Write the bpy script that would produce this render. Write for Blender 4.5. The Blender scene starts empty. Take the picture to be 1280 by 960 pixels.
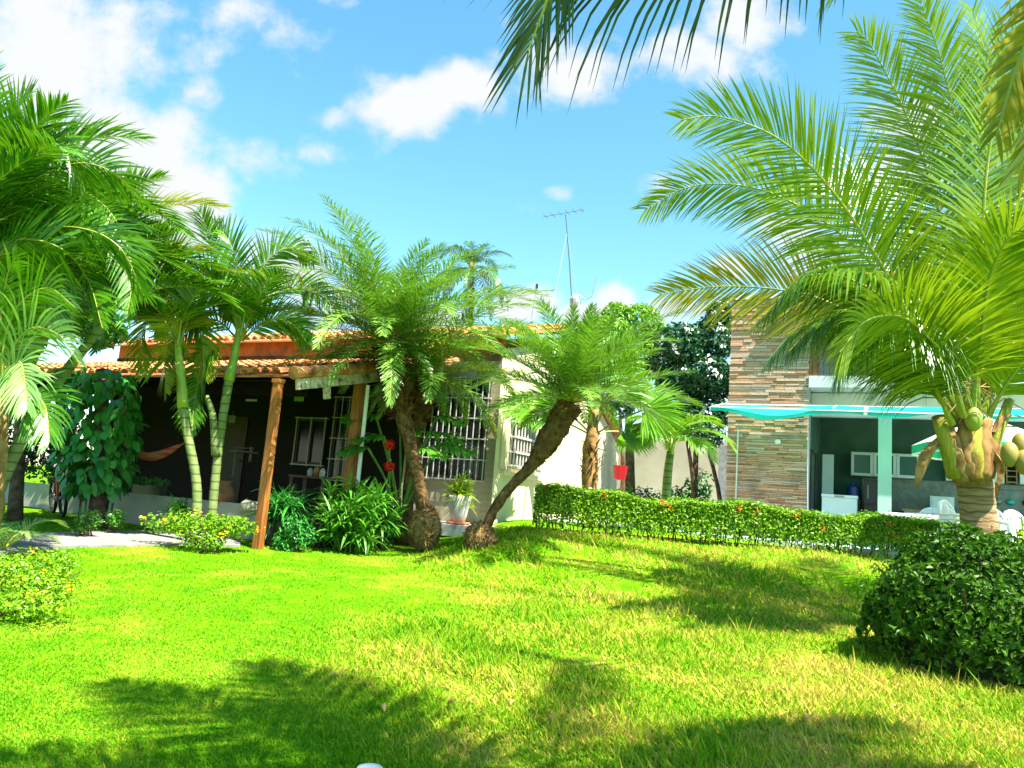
import bpy, math, random
import numpy as np
from mathutils import Matrix, Vector
R = math.radians
rng = np.random.default_rng(11)
random.seed(5)
scn = bpy.context.scene
col = scn.collection

# ------------------------------------------------------------------ camera
F_PX, PITCH, ROLL, EYE = 960.0, R(8.5), R(4.5), 1.6
fw = np.array([0, math.cos(PITCH), math.sin(PITCH)])
r0 = np.array([1.0, 0, 0]); u0 = np.array([0, -math.sin(PITCH), math.cos(PITCH)])
RT = math.cos(ROLL) * r0 + math.sin(ROLL) * u0
UP = math.cos(ROLL) * u0 - math.sin(ROLL) * r0
EYEP = np.array([0, 0, EYE])
cam = bpy.data.cameras.new('camera'); co = bpy.data.objects.new('camera', cam); col.objects.link(co)
cam.sensor_width = 36; cam.lens = 36 * F_PX / 1280; cam.clip_end = 3000; cam.clip_start = 0.05
co.matrix_world = Matrix(((RT[0], UP[0], -fw[0], 0), (RT[1], UP[1], -fw[1], 0), (RT[2], UP[2], -fw[2], EYE), (0, 0, 0, 1)))
scn.camera = co
SUN = np.array([.68 * math.cos(R(60)), -.73 * math.cos(R(60)), math.sin(R(60))]); SUN /= np.linalg.norm(SUN)

def pdir(px, py): return fw * F_PX + RT * (px - 640) + UP * (480 - py)
def at(px, py, Y):
    d = pdir(px, py); return EYEP + d * (Y / d[1])

# ------------------------------------------------------------------ light
scn.view_settings.view_transform = 'Standard'; scn.view_settings.look = 'None'
scn.view_settings.gamma = 1; scn.view_settings.use_curve_mapping = False
EXPO = 1.85
scn.view_settings.exposure = EXPO
sl = bpy.data.lights.new('sun', 'SUN'); so = bpy.data.objects.new('sun', sl); col.objects.link(so)
sl.energy = 5.0; sl.angle = R(.5); sl.color = (1, .93, .80)
so.rotation_euler = Vector(-SUN).to_track_quat('-Z', 'Y').to_euler()
w = bpy.data.worlds.new('World'); scn.world = w; w.use_nodes = True
nt = w.node_tree; N = nt.nodes; L = nt.links; N.clear()
def nd(tree, t, **k):
    n = tree.nodes.new(t)
    for a, b in k.items(): setattr(n, a, b)
    return n
def mth(tree, op, a, b=None, c=None, clamp=False):
    n = tree.nodes.new('ShaderNodeMath'); n.operation = op; n.use_clamp = clamp
    for i, v in enumerate((a, b, c)):
        if v is None: continue
        if isinstance(v, (int, float)): n.inputs[i].default_value = v
        else: tree.links.new(v, n.inputs[i])
    return n.outputs[0]
sky = nd(nt, 'ShaderNodeTexSky', sky_type='NISHITA', sun_disc=False)
sky.sun_elevation = R(60); sky.sun_rotation = math.atan2(SUN[0], SUN[1]); sky.air_density = 1.0; sky.dust_density = .3; sky.ozone_density = 1.0
hs = nd(nt, 'ShaderNodeHueSaturation'); hs.inputs['Hue'].default_value = .475; hs.inputs['Saturation'].default_value = 1.22; hs.inputs['Value'].default_value = 1.6
L.new(sky.outputs[0], hs.inputs['Color'])
tc = nd(nt, 'ShaderNodeTexCoord'); sp = nd(nt, 'ShaderNodeSeparateXYZ'); L.new(tc.outputs['Generated'], sp.inputs[0])
yy = mth(nt, 'MAXIMUM', sp.outputs[1], .08)
gx = mth(nt, 'DIVIDE', sp.outputs[0], yy); gz = mth(nt, 'DIVIDE', sp.outputs[2], yy)
cx = nd(nt, 'ShaderNodeCombineXYZ'); L.new(gx, cx.inputs[0]); L.new(gz, cx.inputs[1])
n1 = nd(nt, 'ShaderNodeTexNoise'); n1.inputs['Scale'].default_value = 5.0; n1.inputs['Detail'].default_value = 9; n1.inputs['Roughness'].default_value = .6
L.new(cx.outputs[0], n1.inputs['Vector'])
n2 = nd(nt, 'ShaderNodeTexNoise'); n2.inputs['Scale'].default_value = 14.0; n2.inputs['Detail'].default_value = 7; n2.inputs['Roughness'].default_value = .6
L.new(cx.outputs[0], n2.inputs['Vector'])
# clouds: (px, py, half width, half height, weight), turned into directions of the sky
CL = [(60, 70, 130, 120, 1.15), (150, 190, 110, 75, 1.0), (235, 235, 60, 45, .95), (30, 250, 200, 90, .9), (250, 60, 60, 60, .55),
      (345, 50, 35, 40, .45), (330, 200, 55, 34, .72), (280, 30, 60, 50, .6), (250, 110, 50, 40, .5), (380, 335, 90, 45, .8), (660, 378, 50, 18, .9), (390, 195, 32, 16, .62), (410, 148, 22, 16, .42), (120, 10, 180, 30, .6),
      (520, 130, 60, 40, 1.0), (590, 105, 70, 40, .95), (700, 85, 120, 45, .75), (840, 70, 90, 45, .7), (930, 25, 70, 40, .75), (420, 0, 40, 14, .4),
      (700, 240, 30, 14, .52), (660, 255, 30, 12, .35), (350, 330, 60, 40, .75), (420, 370, 60, 50, .8), (640, 390, 40, 14, .95), (560, 400, 60, 20, .8),
      (775, 375, 34, 22, 1.0), (730, 395, 40, 18, .95), (840, 390, 70, 24, .9), (910, 335, 34, 20, .9), (1140, 150, 55, 35, 1.0), (1110, 215, 70, 50, .9), (1000, 300, 90, 50, .55),
      (820, 235, 40, 26, .38), (1240, 330, 90, 60, .8)]
tot = None
for (px, py, sx, sy, wt) in CL:
    d = pdir(px, py); a, b = d[0] / d[1], d[2] / d[1]
    e = mth(nt, 'ADD', mth(nt, 'POWER', mth(nt, 'ABSOLUTE', mth(nt, 'DIVIDE', mth(nt, 'SUBTRACT', gx, float(a)), sx / 960)), 2.0),
            mth(nt, 'POWER', mth(nt, 'ABSOLUTE', mth(nt, 'DIVIDE', mth(nt, 'SUBTRACT', gz, float(b)), sy / 960)), 2.0))
    g = mth(nt, 'MULTIPLY', mth(nt, 'EXPONENT', mth(nt, 'MULTIPLY', e, -.7)), min(1.15, wt * 1.1 + .05))
    tot = g if tot is None else mth(nt, 'MAXIMUM', tot, g)
nz = mth(nt, 'ADD', mth(nt, 'MULTIPLY', mth(nt, 'SUBTRACT', n1.outputs[0], .5), 2.4), mth(nt, 'MULTIPLY', mth(nt, 'SUBTRACT', n2.outputs[0], .5), 1.1))
dn = mth(nt, 'ADD', tot, nz)
mr = nd(nt, 'ShaderNodeMapRange', interpolation_type='SMOOTHSTEP'); mr.inputs['From Min'].default_value = .27; mr.inputs['From Max'].default_value = .95
L.new(dn, mr.inputs['Value'])
mx = nd(nt, 'ShaderNodeMix', data_type='RGBA'); L.new(mr.outputs[0], mx.inputs['Factor']); L.new(hs.outputs[0], mx.inputs['A'])
mx.inputs['B'].default_value = (4.6, 4.75, 4.9, 1)
bg = nd(nt, 'ShaderNodeBackground'); bg.inputs['Strength'].default_value = .058
L.new(mx.outputs['Result'], bg.inputs['Color'])
wo = nd(nt, 'ShaderNodeOutputWorld'); L.new(bg.outputs[0], wo.inputs[0])
scn.cycles.max_bounces = 6; scn.cycles.diffuse_bounces = 2; scn.cycles.transparent_max_bounces = 6
scn.cycles.use_denoising = True

# ------------------------------------------------------------------ materials
MATS = {}
def mat(name, c1, c2=None, scale=6, rough=.6, spec=.3, trans=0, tcol=None, island=False, bump=0, bscale=40, detail=4, stretch=None, c3=None, s3=1.5, metal=0, sheen=0):
    if name in MATS: return MATS[name]
    m = bpy.data.materials.new(name); m.use_nodes = True; t = m.node_tree; t.nodes.clear()
    out = nd(t, 'ShaderNodeOutputMaterial'); p = nd(t, 'ShaderNodeBsdfPrincipled')
    p.inputs['Roughness'].default_value = rough; p.inputs['Specular IOR Level'].default_value = spec; p.inputs['Metallic'].default_value = metal
    c = None
    tx = nd(t, 'ShaderNodeTexCoord'); vec = tx.outputs['Object']
    if stretch:
        mp = nd(t, 'ShaderNodeMapping'); mp.inputs['Scale'].default_value = stretch; t.links.new(vec, mp.inputs[0]); vec = mp.outputs[0]
    if c2 is not None:
        no = nd(t, 'ShaderNodeTexNoise'); no.inputs['Scale'].default_value = scale; no.inputs['Detail'].default_value = detail; t.links.new(vec, no.inputs['Vector'])
        f = nd(t, 'ShaderNodeMapRange'); f.inputs['From Min'].default_value = .32; f.inputs['From Max'].default_value = .68
        if island:
            ge = nd(t, 'ShaderNodeNewGeometry')
            s = mth(t, 'ADD', mth(t, 'MULTIPLY', ge.outputs['Random Per Island'], .6), mth(t, 'MULTIPLY', no.outputs[0], .55))
            f.inputs['From Min'].default_value = .15; f.inputs['From Max'].default_value = .95
            t.links.new(s, f.inputs['Value'])
        else: t.links.new(no.outputs[0], f.inputs['Value'])
        mi = nd(t, 'ShaderNodeMix', data_type='RGBA'); mi.inputs['A'].default_value = (*c1, 1); mi.inputs['B'].default_value = (*c2, 1)
        t.links.new(f.outputs[0], mi.inputs['Factor']); c = mi.outputs['Result']
        if c3 is not None:
            n3 = nd(t, 'ShaderNodeTexNoise'); n3.inputs['Scale'].default_value = s3; n3.inputs['Detail'].default_value = 5; t.links.new(tx.outputs['Object'], n3.inputs['Vector'])
            f3 = nd(t, 'ShaderNodeMapRange'); f3.inputs['From Min'].default_value = .52; f3.inputs['From Max'].default_value = .68; t.links.new(n3.outputs[0], f3.inputs['Value'])
            m3 = nd(t, 'ShaderNodeMix', data_type='RGBA'); t.links.new(f3.outputs[0], m3.inputs['Factor']); t.links.new(c, m3.inputs['A']); m3.inputs['B'].default_value = (*c3, 1)
            c = m3.outputs['Result']
        t.links.new(c, p.inputs['Base Color'])
    else: p.inputs['Base Color'].default_value = (*c1, 1)
    if bump:
        nb = nd(t, 'ShaderNodeTexNoise'); nb.inputs['Scale'].default_value = bscale; nb.inputs['Detail'].default_value = 5; t.links.new(vec, nb.inputs['Vector'])
        b = nd(t, 'ShaderNodeBump'); b.inputs['Strength'].default_value = bump; b.inputs['Distance'].default_value = .03
        t.links.new(nb.outputs[0], b.inputs['Height']); t.links.new(b.outputs[0], p.inputs['Normal'])
    if trans:
        tr = nd(t, 'ShaderNodeBsdfTranslucent'); ms = nd(t, 'ShaderNodeMixShader'); ms.inputs[0].default_value = trans
        if tcol: tr.inputs[0].default_value = (*tcol, 1)
        elif c is not None: t.links.new(c, tr.inputs[0])
        else: tr.inputs[0].default_value = (*c1, 1)
        t.links.new(p.outputs[0], ms.inputs[1]); t.links.new(tr.outputs[0], ms.inputs[2]); t.links.new(ms.outputs[0], out.inputs[0])
    else: t.links.new(p.outputs[0], out.inputs[0])
    MATS[name] = m; return m

M_COCO = mat('coconut leaf', (.04, .16, .006), (.27, .38, .012), 1.2, .3, .55, .26, (.36, .50, .008), True)
M_COCOY = mat('yellowing leaf', (.12, .22, .008), (.46, .36, .012), 1.2, .45, .4, .28, (.55, .45, .01), True)
M_COCOD = mat('coconut leaf shaded side tint', (.012, .045, .006), (.07, .11, .012), 1.2, .45, .3, .08, (.12, .16, .01), True)  # near fronds seen from their shaded side: that shade is put into the leaf colour
M_BOOT = mat('streaked leaf base', (.16, .24, .02), (.42, .34, .05), 4, .6, .2, stretch=(7, 7, .8), c3=(.20, .10, .03), s3=5, bump=.5, bscale=20)
M_ARECA = mat('areca leaf', (.010, .075, .004), (.12, .31, .010), 1.0, .3, .55, .18, (.16, .44, .008), True)
M_ARECAY = mat('areca leaf gold', (.09, .22, .008), (.38, .38, .014), 1.0, .32, .5, .26, (.38, .46, .01), True)
M_PHX = mat('date palm leaf', (.05, .17, .015), (.22, .38, .055), 1.0, .3, .55, .2, (.20, .44, .02), True)
M_PHXD = mat('distant palm leaf', (.02, .10, .04), (.05, .18, .05), 1.0, .4, .4, .2, None, True)
M_COCOL = mat('coconut leaf low shade tint', (.018, .09, .005), (.13, .26, .010), 1.2, .32, .5, .2, (.18, .36, .008), True)  # low fronds: shade of the crown above them is painted into the green
M_FAN = mat('fan leaf', (.06, .22, .010), (.18, .38, .014), 3.0, .4, .4, .28, (.26, .5, .008), True)
M_RACH = mat('leaf rib green', (.20, .30, .03), (.38, .34, .06), 3, .45)
M_RACHB = mat('leaf rib pale', (.30, .22, .08), (.42, .33, .12), 3, .5)
M_DRY = mat('dry sheath', (.20, .10, .035), (.42, .26, .10), 9, .8, .15, .12, None)
M_BARKC = mat('coconut bark', (.20, .12, .055), (.42, .30, .17), 5, .85, .15, bump=.6, bscale=22, stretch=(1, 1, 5))
M_RING = mat('ringed green bark', (.09, .16, .025), (.23, .28, .10), 4, .6, .3, bump=.2)
def ring_scars(m, sc, dark, lo, dist):
    t = m.node_tree; p = [n for n in t.nodes if n.type == 'BSDF_PRINCIPLED'][0]; src = p.inputs['Base Color'].links[0].from_socket
    tx = nd(t, 'ShaderNodeTexCoord'); wv = nd(t, 'ShaderNodeTexWave', wave_type='BANDS', bands_direction='Z'); wv.inputs['Scale'].default_value = sc; wv.inputs['Distortion'].default_value = dist; wv.inputs['Detail'].default_value = 2; wv.inputs['Detail Scale'].default_value = .8
    t.links.new(tx.outputs['Object'], wv.inputs['Vector']); f = nd(t, 'ShaderNodeMapRange'); f.inputs['From Min'].default_value = lo; f.inputs['From Max'].default_value = 1.0; t.links.new(wv.outputs[0], f.inputs['Value'])
    mi = nd(t, 'ShaderNodeMix', data_type='RGBA'); t.links.new(f.outputs[0], mi.inputs['Factor']); t.links.new(src, mi.inputs['A']); mi.inputs['B'].default_value = (*dark, 1); t.links.new(mi.outputs['Result'], p.inputs['Base Color'])
ring_scars(M_RING, 2.3, (.06, .08, .025), .86, 3.0); ring_scars(M_BARKC, 3.4, (.16, .095, .05), .78, 4.5)
M_PHT = mat('date palm bark', (.06, .032, .014), (.18, .11, .045), 12, .9, .1, bump=.8, bscale=30)
M_SHAG = mat('leaf boot brown', (.07, .028, .012), (.26, .13, .05), 14, .9, .12, island=True)
M_ROOT = mat('root mass', (.10, .055, .018), (.30, .20, .08), 16, .95, .1, bump=1, bscale=40)
M_SHAFT = mat('crownshaft', (.16, .32, .03), (.36, .42, .06), 5, .4, .4)
M_HEDGE = mat('hedge leaf', (.035, .17, .004), (.26, .46, .008), 2.5, .38, .35, .2, (.2, .45, .01), True)
M_BUSH = mat('clipped bush leaf', (.020, .10, .006), (.14, .32, .016), 2.2, .4, .4, .18, (.09, .28, .01), True)
M_VINE = mat('vine leaf', (.012, .12, .018), (.06, .30, .035), 2, .32, .4, .14, None, True)
M_STRAP = mat('strap leaf', (.016, .11, .008), (.12, .36, .025), 3, .34, .4, .2, (.12, .38, .015), True)
M_LIME = mat('lime leaf', (.12, .30, .015), (.36, .48, .03), 2, .38, .4, .35, (.35, .5, .015), True)
M_TREE = mat('bright tree leaf', (.07, .24, .012), (.20, .40, .02), .8, .4, .4, .32, (.2, .42, .01), True)
M_DTREE = mat('dark tree leaf', (.008, .05, .018), (.03, .13, .03), 1, .35, .45, .18, None, True)
M_FLW = mat('white blossom', (.8, .82, .78), rough=.6)
M_YEL = mat('yellow blossom', (.75, .52, .01), (.8, .36, .01), 20, .6)
M_RED = mat('red blossom', (.55, .006, .004), (.7, .03, .01), 14, .5)
M_ORG = mat('orange blossom', (.50, .14, .01), (.45, .07, .01), 12, .55)
M_BARK = mat('twig bark', (.05, .035, .02), (.14, .10, .06), 8, .9, .1, bump=.5)
M_STEM = mat('green stem', (.07, .20, .02), (.16, .28, .04), 5, .6)
M_CREAM = mat('cream render', (.66, .58, .37), (.72, .64, .42), 1.4, .9, .1, c3=(.58, .50, .31), s3=.9, bump=.08, bscale=60)
M_OLIVE = mat('beige plinth render', (.36, .33, .22), (.44, .40, .28), 1.6, .85, .15, bump=.1)
M_LOWW = mat('grey low wall paint', (.30, .31, .24), (.38, .38, .30), 1.8, .85, .15, c3=(.22, .24, .17), s3=1.5, bump=.1)
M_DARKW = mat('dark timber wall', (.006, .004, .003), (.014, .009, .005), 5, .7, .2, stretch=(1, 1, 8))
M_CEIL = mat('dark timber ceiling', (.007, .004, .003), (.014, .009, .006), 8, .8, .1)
M_TILE = mat('clay tile', (.50, .15, .045), (.72, .36, .16), 7, .85, .12, island=True, c3=(.22, .085, .04), s3=1.8, bump=.3)
M_UPST = mat('terracotta upstand', (.30, .10, .03), (.42, .16, .05), 3, .85, .1, c3=(.16, .08, .04), s3=2.2)
M_BARGE = mat('weathered pale board', (.38, .30, .20), (.66, .58, .46), 10, .85, .1, c3=(.12, .08, .05), s3=9)
M_POST = mat('varnished timber', (.20, .065, .014), (.40, .15, .036), 5, .45, .35, stretch=(6, 6, .5), bump=.15)
M_WHITE = mat('white paint', (.78, .79, .77), (.70, .72, .70), 3, .5, .3)
M_GRILLE = mat('white iron', (.52, .50, .47), rough=.45)
M_GLASS = mat('window glass', (.008, .014, .014), rough=.15, spec=.35)
M_KERB = mat('grey step stone', (.42, .43, .42), (.54, .55, .54), 8, .8, .2, bump=.1)
M_PATH = mat('grey path slab', (.20, .19, .18), (.30, .28, .26), 7, .9, .1, bump=.2, c3=(.2, .2, .18), s3=3)
M_DECK = mat('pale blue deck tile', (.52, .62, .68), (.66, .72, .74), 3, .5, .3)
M_GREY = mat('grey upper wall', (.34, .38, .40), (.42, .46, .47), 1.5, .8, .15)
M_SLAB = mat('pale balcony band', (.52, .56, .52), (.60, .64, .60), 3, .8, .15)
M_PORCH = mat('porch wall green', (.05, .11, .085), (.075, .15, .11), 2, .75, .2)
M_COLM = mat('porch column paint', (.36, .55, .45), (.42, .60, .50), 2, .7, .2)
M_CABW = mat('kitchen white', (.62, .70, .67), (.68, .75, .72), 3, .45, .35)
M_TILEB = mat('kitchen splash tile', (.13, .17, .15), (.22, .26, .23), 9, .35, .4)
M_BLACK = mat('black appliance', (.012, .014, .016), rough=.3, spec=.5)
M_WOODT = mat('worktop timber', (.30, .18, .08), (.42, .28, .14), 6, .5, .3)
M_AWN = mat('turquoise shade cloth', (.02, .42, .36), (.03, .56, .48), 2, .7, .15, .5, (.02, .6, .5))
M_PGRN = mat('parasol green', (.01, .40, .22), (.015, .46, .26), 3, .7, .2, .3)
M_PWHT = mat('parasol white', (.80, .82, .80), rough=.7, trans=.3)
M_PLAS = mat('white plastic', (.80, .82, .83), rough=.35, spec=.4)
M_METAL = mat('grey metal', (.25, .27, .28), (.34, .35, .36), 8, .45, .4, metal=.4)
M_BLUEG = mat('weathered grey concrete', (.22, .25, .27), (.36, .38, .38), 7, .8, .2)
M_TERR = mat('terracotta pot', (.45, .14, .06), (.52, .19, .08), 5, .8)
M_POTW = mat('grey white pot glaze', (.50, .51, .44), (.62, .62, .55), 4, .55, .3)
M_CLAY = mat('brown clay', (.16, .07, .03), (.28, .13, .06), 7, .8)
M_HAMB = mat('brown hammock cloth', (.16, .075, .04), (.34, .20, .11), 3, .9, .1, stretch=(1, 1, 22))
M_HAMR = mat('red hammock cloth', (.42, .03, .012), (.40, .26, .16), 2.2, .9, .1, stretch=(1, 1, 14))
M_BIKE = mat('red bicycle paint', (.45, .01, .02), rough=.3, spec=.5)
M_TYRE = mat('black rubber', (.015, .015, .015), rough=.8)
M_PLRED = mat('red plastic', (.32, .008, .012), rough=.4)
M_PAPER = mat('white paper', (.7, .72, .70), rough=.8)
M_PAPERG = mat('green paper', (.35, .62, .10), rough=.8)
M_BOTT = mat('amber jar', (.35, .20, .06), rough=.2, spec=.5)
M_BEDS = mat('dark bed soil', (.035, .024, .014), (.07, .05, .03), 9, .95, .1, bump=.8)
M_COCF = mat('green coconut husk', (.20, .30, .03), (.34, .36, .05), 3, .45, .4)
M_COCB = mat('brown green husk', (.20, .18, .03), (.30, .24, .06), 3, .5, .35)

# lawn materials
def grass_mats():
    m = bpy.data.materials.new('grass blades'); m.use_nodes = True; t = m.node_tree; t.nodes.clear()
    out = nd(t, 'ShaderNodeOutputMaterial'); p = nd(t, 'ShaderNodeBsdfPrincipled'); p.inputs['Roughness'].default_value = .6; p.inputs['Specular IOR Level'].default_value = .12
    tx = nd(t, 'ShaderNodeTexCoord'); ge = nd(t, 'ShaderNodeNewGeometry')
    a = nd(t, 'ShaderNodeTexNoise'); a.inputs['Scale'].default_value = 1.1; a.inputs['Detail'].default_value = 7; a.inputs['Roughness'].default_value = .65; t.links.new(tx.outputs['Object'], a.inputs['Vector'])
    sx = nd(t, 'ShaderNodeSeparateXYZ'); t.links.new(tx.outputs['Object'], sx.inputs[0])
    # right-hand half of the lawn is drier
    dry = nd(t, 'ShaderNodeMapRange'); dry.inputs['From Min'].default_value = -2.2; dry.inputs['From Max'].default_value = 2.2; dry.inputs['To Min'].default_value = -.07; dry.inputs['To Max'].default_value = .11
    t.links.new(sx.outputs[0], dry.inputs['Value'])
    s = mth(t, 'ADD', mth(t, 'ADD', a.outputs[0], dry.outputs[0]), mth(t, 'MULTIPLY', mth(t, 'SUBTRACT', ge.outputs['Random Per Island'], .5), .34))
    cr = nd(t, 'ShaderNodeValToRGB'); e = cr.color_ramp
    e.elements[0].position = .26; e.elements[0].color = (.06, .24, .002, 1)
    e.elements[1].position = .74; e.elements[1].color = (.60, .46, .10, 1)
    for ps, c in ((.42, (.15, .355, .006, 1)), (.55, (.27, .43, .012, 1)), (.64, (.43, .45, .035, 1))):
        q = e.elements.new(ps); q.color = c
    t.links.new(s, cr.inputs[0]); t.links.new(cr.outputs[0], p.inputs['Base Color'])
    tr = nd(t, 'ShaderNodeBsdfTranslucent'); t.links.new(cr.outputs[0], tr.inputs[0])
    ms = nd(t, 'ShaderNodeMixShader'); ms.inputs[0].default_value = .35
    t.links.new(p.outputs[0], ms.inputs[1]); t.links.new(tr.outputs[0], ms.inputs[2]); t.links.new(ms.outputs[0], out.inputs[0])
    return m
M_GRASS = grass_mats()
M_LAWN = mat('lawn ground', (.06, .22, .002), (.13, .30, .003), 3.5, .95, .03, c3=(.24, .30, .02), s3=1.3, bump=.8, bscale=60, detail=8)

def stone_mat():
    m = bpy.data.materials.new('stacked ledge stone'); m.use_nodes = True; t = m.node_tree; p = t.nodes['Principled BSDF']; p.inputs['Roughness'].default_value = .85
    ge = nd(t, 'ShaderNodeNewGeometry'); cr = nd(t, 'ShaderNodeValToRGB'); cr.color_ramp.interpolation = 'CONSTANT'; e = cr.color_ramp
    cs = [(.52, .26, .15), (.55, .34, .23), (.45, .22, .12), (.58, .38, .27), (.50, .31, .21), (.55, .28, .16), (.40, .22, .14), (.55, .36, .26), (.52, .30, .17), (.49, .33, .26)]
    e.elements[0].color = (*cs[0], 1); e.elements[1].position = .1; e.elements[1].color = (*cs[1], 1)
    for i in range(2, 10): q = e.elements.new(i / 10); q.color = (*cs[i], 1)
    t.links.new(ge.outputs['Random Per Island'], cr.inputs[0])
    tx = nd(t, 'ShaderNodeTexCoord'); no = nd(t, 'ShaderNodeTexNoise'); no.inputs['Scale'].default_value = 1.6; no.inputs['Detail'].default_value = 6; t.links.new(tx.outputs['Object'], no.inputs['Vector'])
    f = nd(t, 'ShaderNodeMapRange'); f.inputs['From Min'].default_value = .55; f.inputs['From Max'].default_value = .78; f.inputs['To Max'].default_value = .7; t.links.new(no.outputs[0], f.inputs['Value'])
    mi = nd(t, 'ShaderNodeMix', data_type='RGBA'); t.links.new(f.outputs[0], mi.inputs['Factor']); t.links.new(cr.outputs[0], mi.inputs['A']); mi.inputs['B'].default_value = (.10, .10, .09, 1)
    t.links.new(mi.outputs['Result'], p.inputs['Base Color'])
    nb = nd(t, 'ShaderNodeTexNoise'); nb.inputs['Scale'].default_value = 25; t.links.new(tx.outputs['Object'], nb.inputs['Vector'])
    b = nd(t, 'ShaderNodeBump'); b.inputs['Strength'].default_value = .4; b.inputs['Distance'].default_value = .02; t.links.new(nb.outputs[0], b.inputs['Height']); t.links.new(b.outputs[0], p.inputs['Normal'])
    return m
M_STONE = stone_mat()
M_DARKF = mat('dark window frame', (.03, .03, .028), (.05, .05, .045), 5, .5)

# ------------------------------------------------------------------ helpers
def nrm(v): v = np.asarray(v, float); return v / (np.linalg.norm(v, axis=-1, keepdims=True) + 1e-9)
class MB:
    """collects pieces and links them as ONE mesh object"""
    def __init__(s): s.V = []; s.F = []; s.I = []; s.n = 0
    def add(s, V, F, mi=0):
        V = np.asarray(V, float).reshape(-1, 3)
        if isinstance(F, np.ndarray): F = F.tolist()
        n = s.n
        s.V.append(V); s.F.extend([[i + n for i in f] for f in F]); s.I.extend([mi] * len(F)); s.n += len(V); return s
    def box(s, c, size, ax=None, mi=0, taper=1.0):
        c = np.asarray(c, float); h = np.asarray(size, float) / 2
        A = np.eye(3) if ax is None else np.asarray(ax, float)
        V = []
        for z in (-1, 1):
            k = taper if z > 0 else 1
            for x, y in ((-1, -1), (1, -1), (1, 1), (-1, 1)): V.append(c + A[0] * x * h[0] * k + A[1] * y * h[1] * k + A[2] * z * h[2])
        return s.add(V, [[3, 2, 1, 0], [4, 5, 6, 7], [0, 1, 5, 4], [1, 2, 6, 5], [2, 3, 7, 6], [3, 0, 4, 7]], mi)
    def bar(s, a, b, w, mi=0, n=6, w2=None):
        return s.tube([a, b], [w / 2, (w if w2 is None else w2) / 2], n, mi)
    def tube(s, P, rad, n=8, mi=0, jit=0, cap=True):
        P = np.asarray(P, float); m = len(P); rad = np.broadcast_to(np.asarray(rad, float), (m,))
        T = nrm(np.gradient(P, axis=0)); ref = np.array([0, 0, 1.0]) if abs(T[0][2]) < .9 else np.array([1.0, 0, 0])
        X = nrm(np.cross(T, ref)); Y = np.cross(T, X)
        an = np.linspace(0, 2 * math.pi, n, endpoint=False)
        rr = rad[:, None] * (1 + (rng.normal(0, jit, (m, n)) if jit else 0))
        V = P[:, None] + rr[..., None] * (np.cos(an)[None, :, None] * X[:, None] + np.sin(an)[None, :, None] * Y[:, None])
        F = []
        for i in range(m - 1):
            for j in range(n): F.append([i * n + j, i * n + (j + 1) % n, (i + 1) * n + (j + 1) % n, (i + 1) * n + j])
        if cap: F.append(list(range(n))[::-1]); F.append([(m - 1) * n + j for j in range(n)])
        return s.add(V, F, mi)
    def lathe(s, c, prof, n=16, mi=0):
        c = np.asarray(c, float); an = np.linspace(0, 2 * math.pi, n, endpoint=False); m = len(prof)
        V = [[c[0] + r * math.cos(a), c[1] + r * math.sin(a), c[2] + z] for r, z in prof for a in an]
        F = [[i * n + j, i * n + (j + 1) % n, (i + 1) * n + (j + 1) % n, (i + 1) * n + j] for i in range(m - 1) for j in range(n)]
        F.append(list(range(n))[::-1]); F.append([(m - 1) * n + j for j in range(n)])
        return s.add(V, F, mi)
    def quadstrip(s, A, B, mi=0, thick=0):
        A = np.asarray(A, float); B = np.asarray(B, float); m = len(A)
        F = [[i, i + 1, m + i + 1, m + i] for i in range(m - 1)]
        return s.add(np.vstack([A, B]), F, mi)
    def poly(s, pts, thickvec, mi=0):
        P = np.asarray(pts, float); m = len(P); Q = P + np.asarray(thickvec, float)
        F = [list(range(m)), [m + i for i in range(m)][::-1]] + [[(i + 1) % m, i, m + i, m + (i + 1) % m] for i in range(m)]
        return s.add(np.vstack([P, Q]), F, mi)
    def blob(s, c, r, n=10, m=7, jit=.0, mi=0):
        r = np.broadcast_to(np.asarray(r, float), (3,)); V = []
        for i in range(m + 1):
            a = math.pi * i / m
            for j in range(n):
                b = 2 * math.pi * j / n; k = 1 + (random.gauss(0, jit) if 0 < i < m else 0)
                V.append([c[0] + r[0] * k * math.sin(a) * math.cos(b), c[1] + r[1] * k * math.sin(a) * math.sin(b), c[2] - r[2] * k * math.cos(a)])
        F = [[i * n + j, i * n + (j + 1) % n, (i + 1) * n + (j + 1) % n, (i + 1) * n + j] for i in range(m) for j in range(n)]
        return s.add(V, F, mi)
    def build(s, name, mats, parent=None, smooth=False):
        me = bpy.data.meshes.new(name)
        V = np.vstack(s.V)
        org = np.zeros(3)
        if parent is not None: org = np.array(parent['org_']) if 'org_' in parent else np.zeros(3)
        if parent is None and not getattr(s, 'noorg', False):
            org = np.array([V[:, 0].mean(), V[:, 1].mean(), V[:, 2].min()])
        me.from_pydata((V - org).tolist(), [], s.F)
        if not isinstance(mats, (list, tuple)): mats = [mats]
        for m in mats: me.materials.append(m)
        if len(mats) > 1: me.polygons.foreach_set('material_index', np.array(s.I, dtype=np.int32))
        if smooth: me.polygons.foreach_set('use_smooth', np.ones(len(me.polygons), dtype=bool))
        me.update()
        o = bpy.data.objects.new(name, me); col.objects.link(o)
        if parent is not None:
            o.parent = parent; o['org_'] = org.tolist()
        else: o.location = org; o['org_'] = org.tolist()
        return o
    noorg = False
def tag(o, label=None, cat=None, group=None, kind=None):
    if label: o['label'] = label
    if cat: o['category'] = cat
    if group: o['group'] = group
    if kind: o['kind'] = kind
    return o
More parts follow.
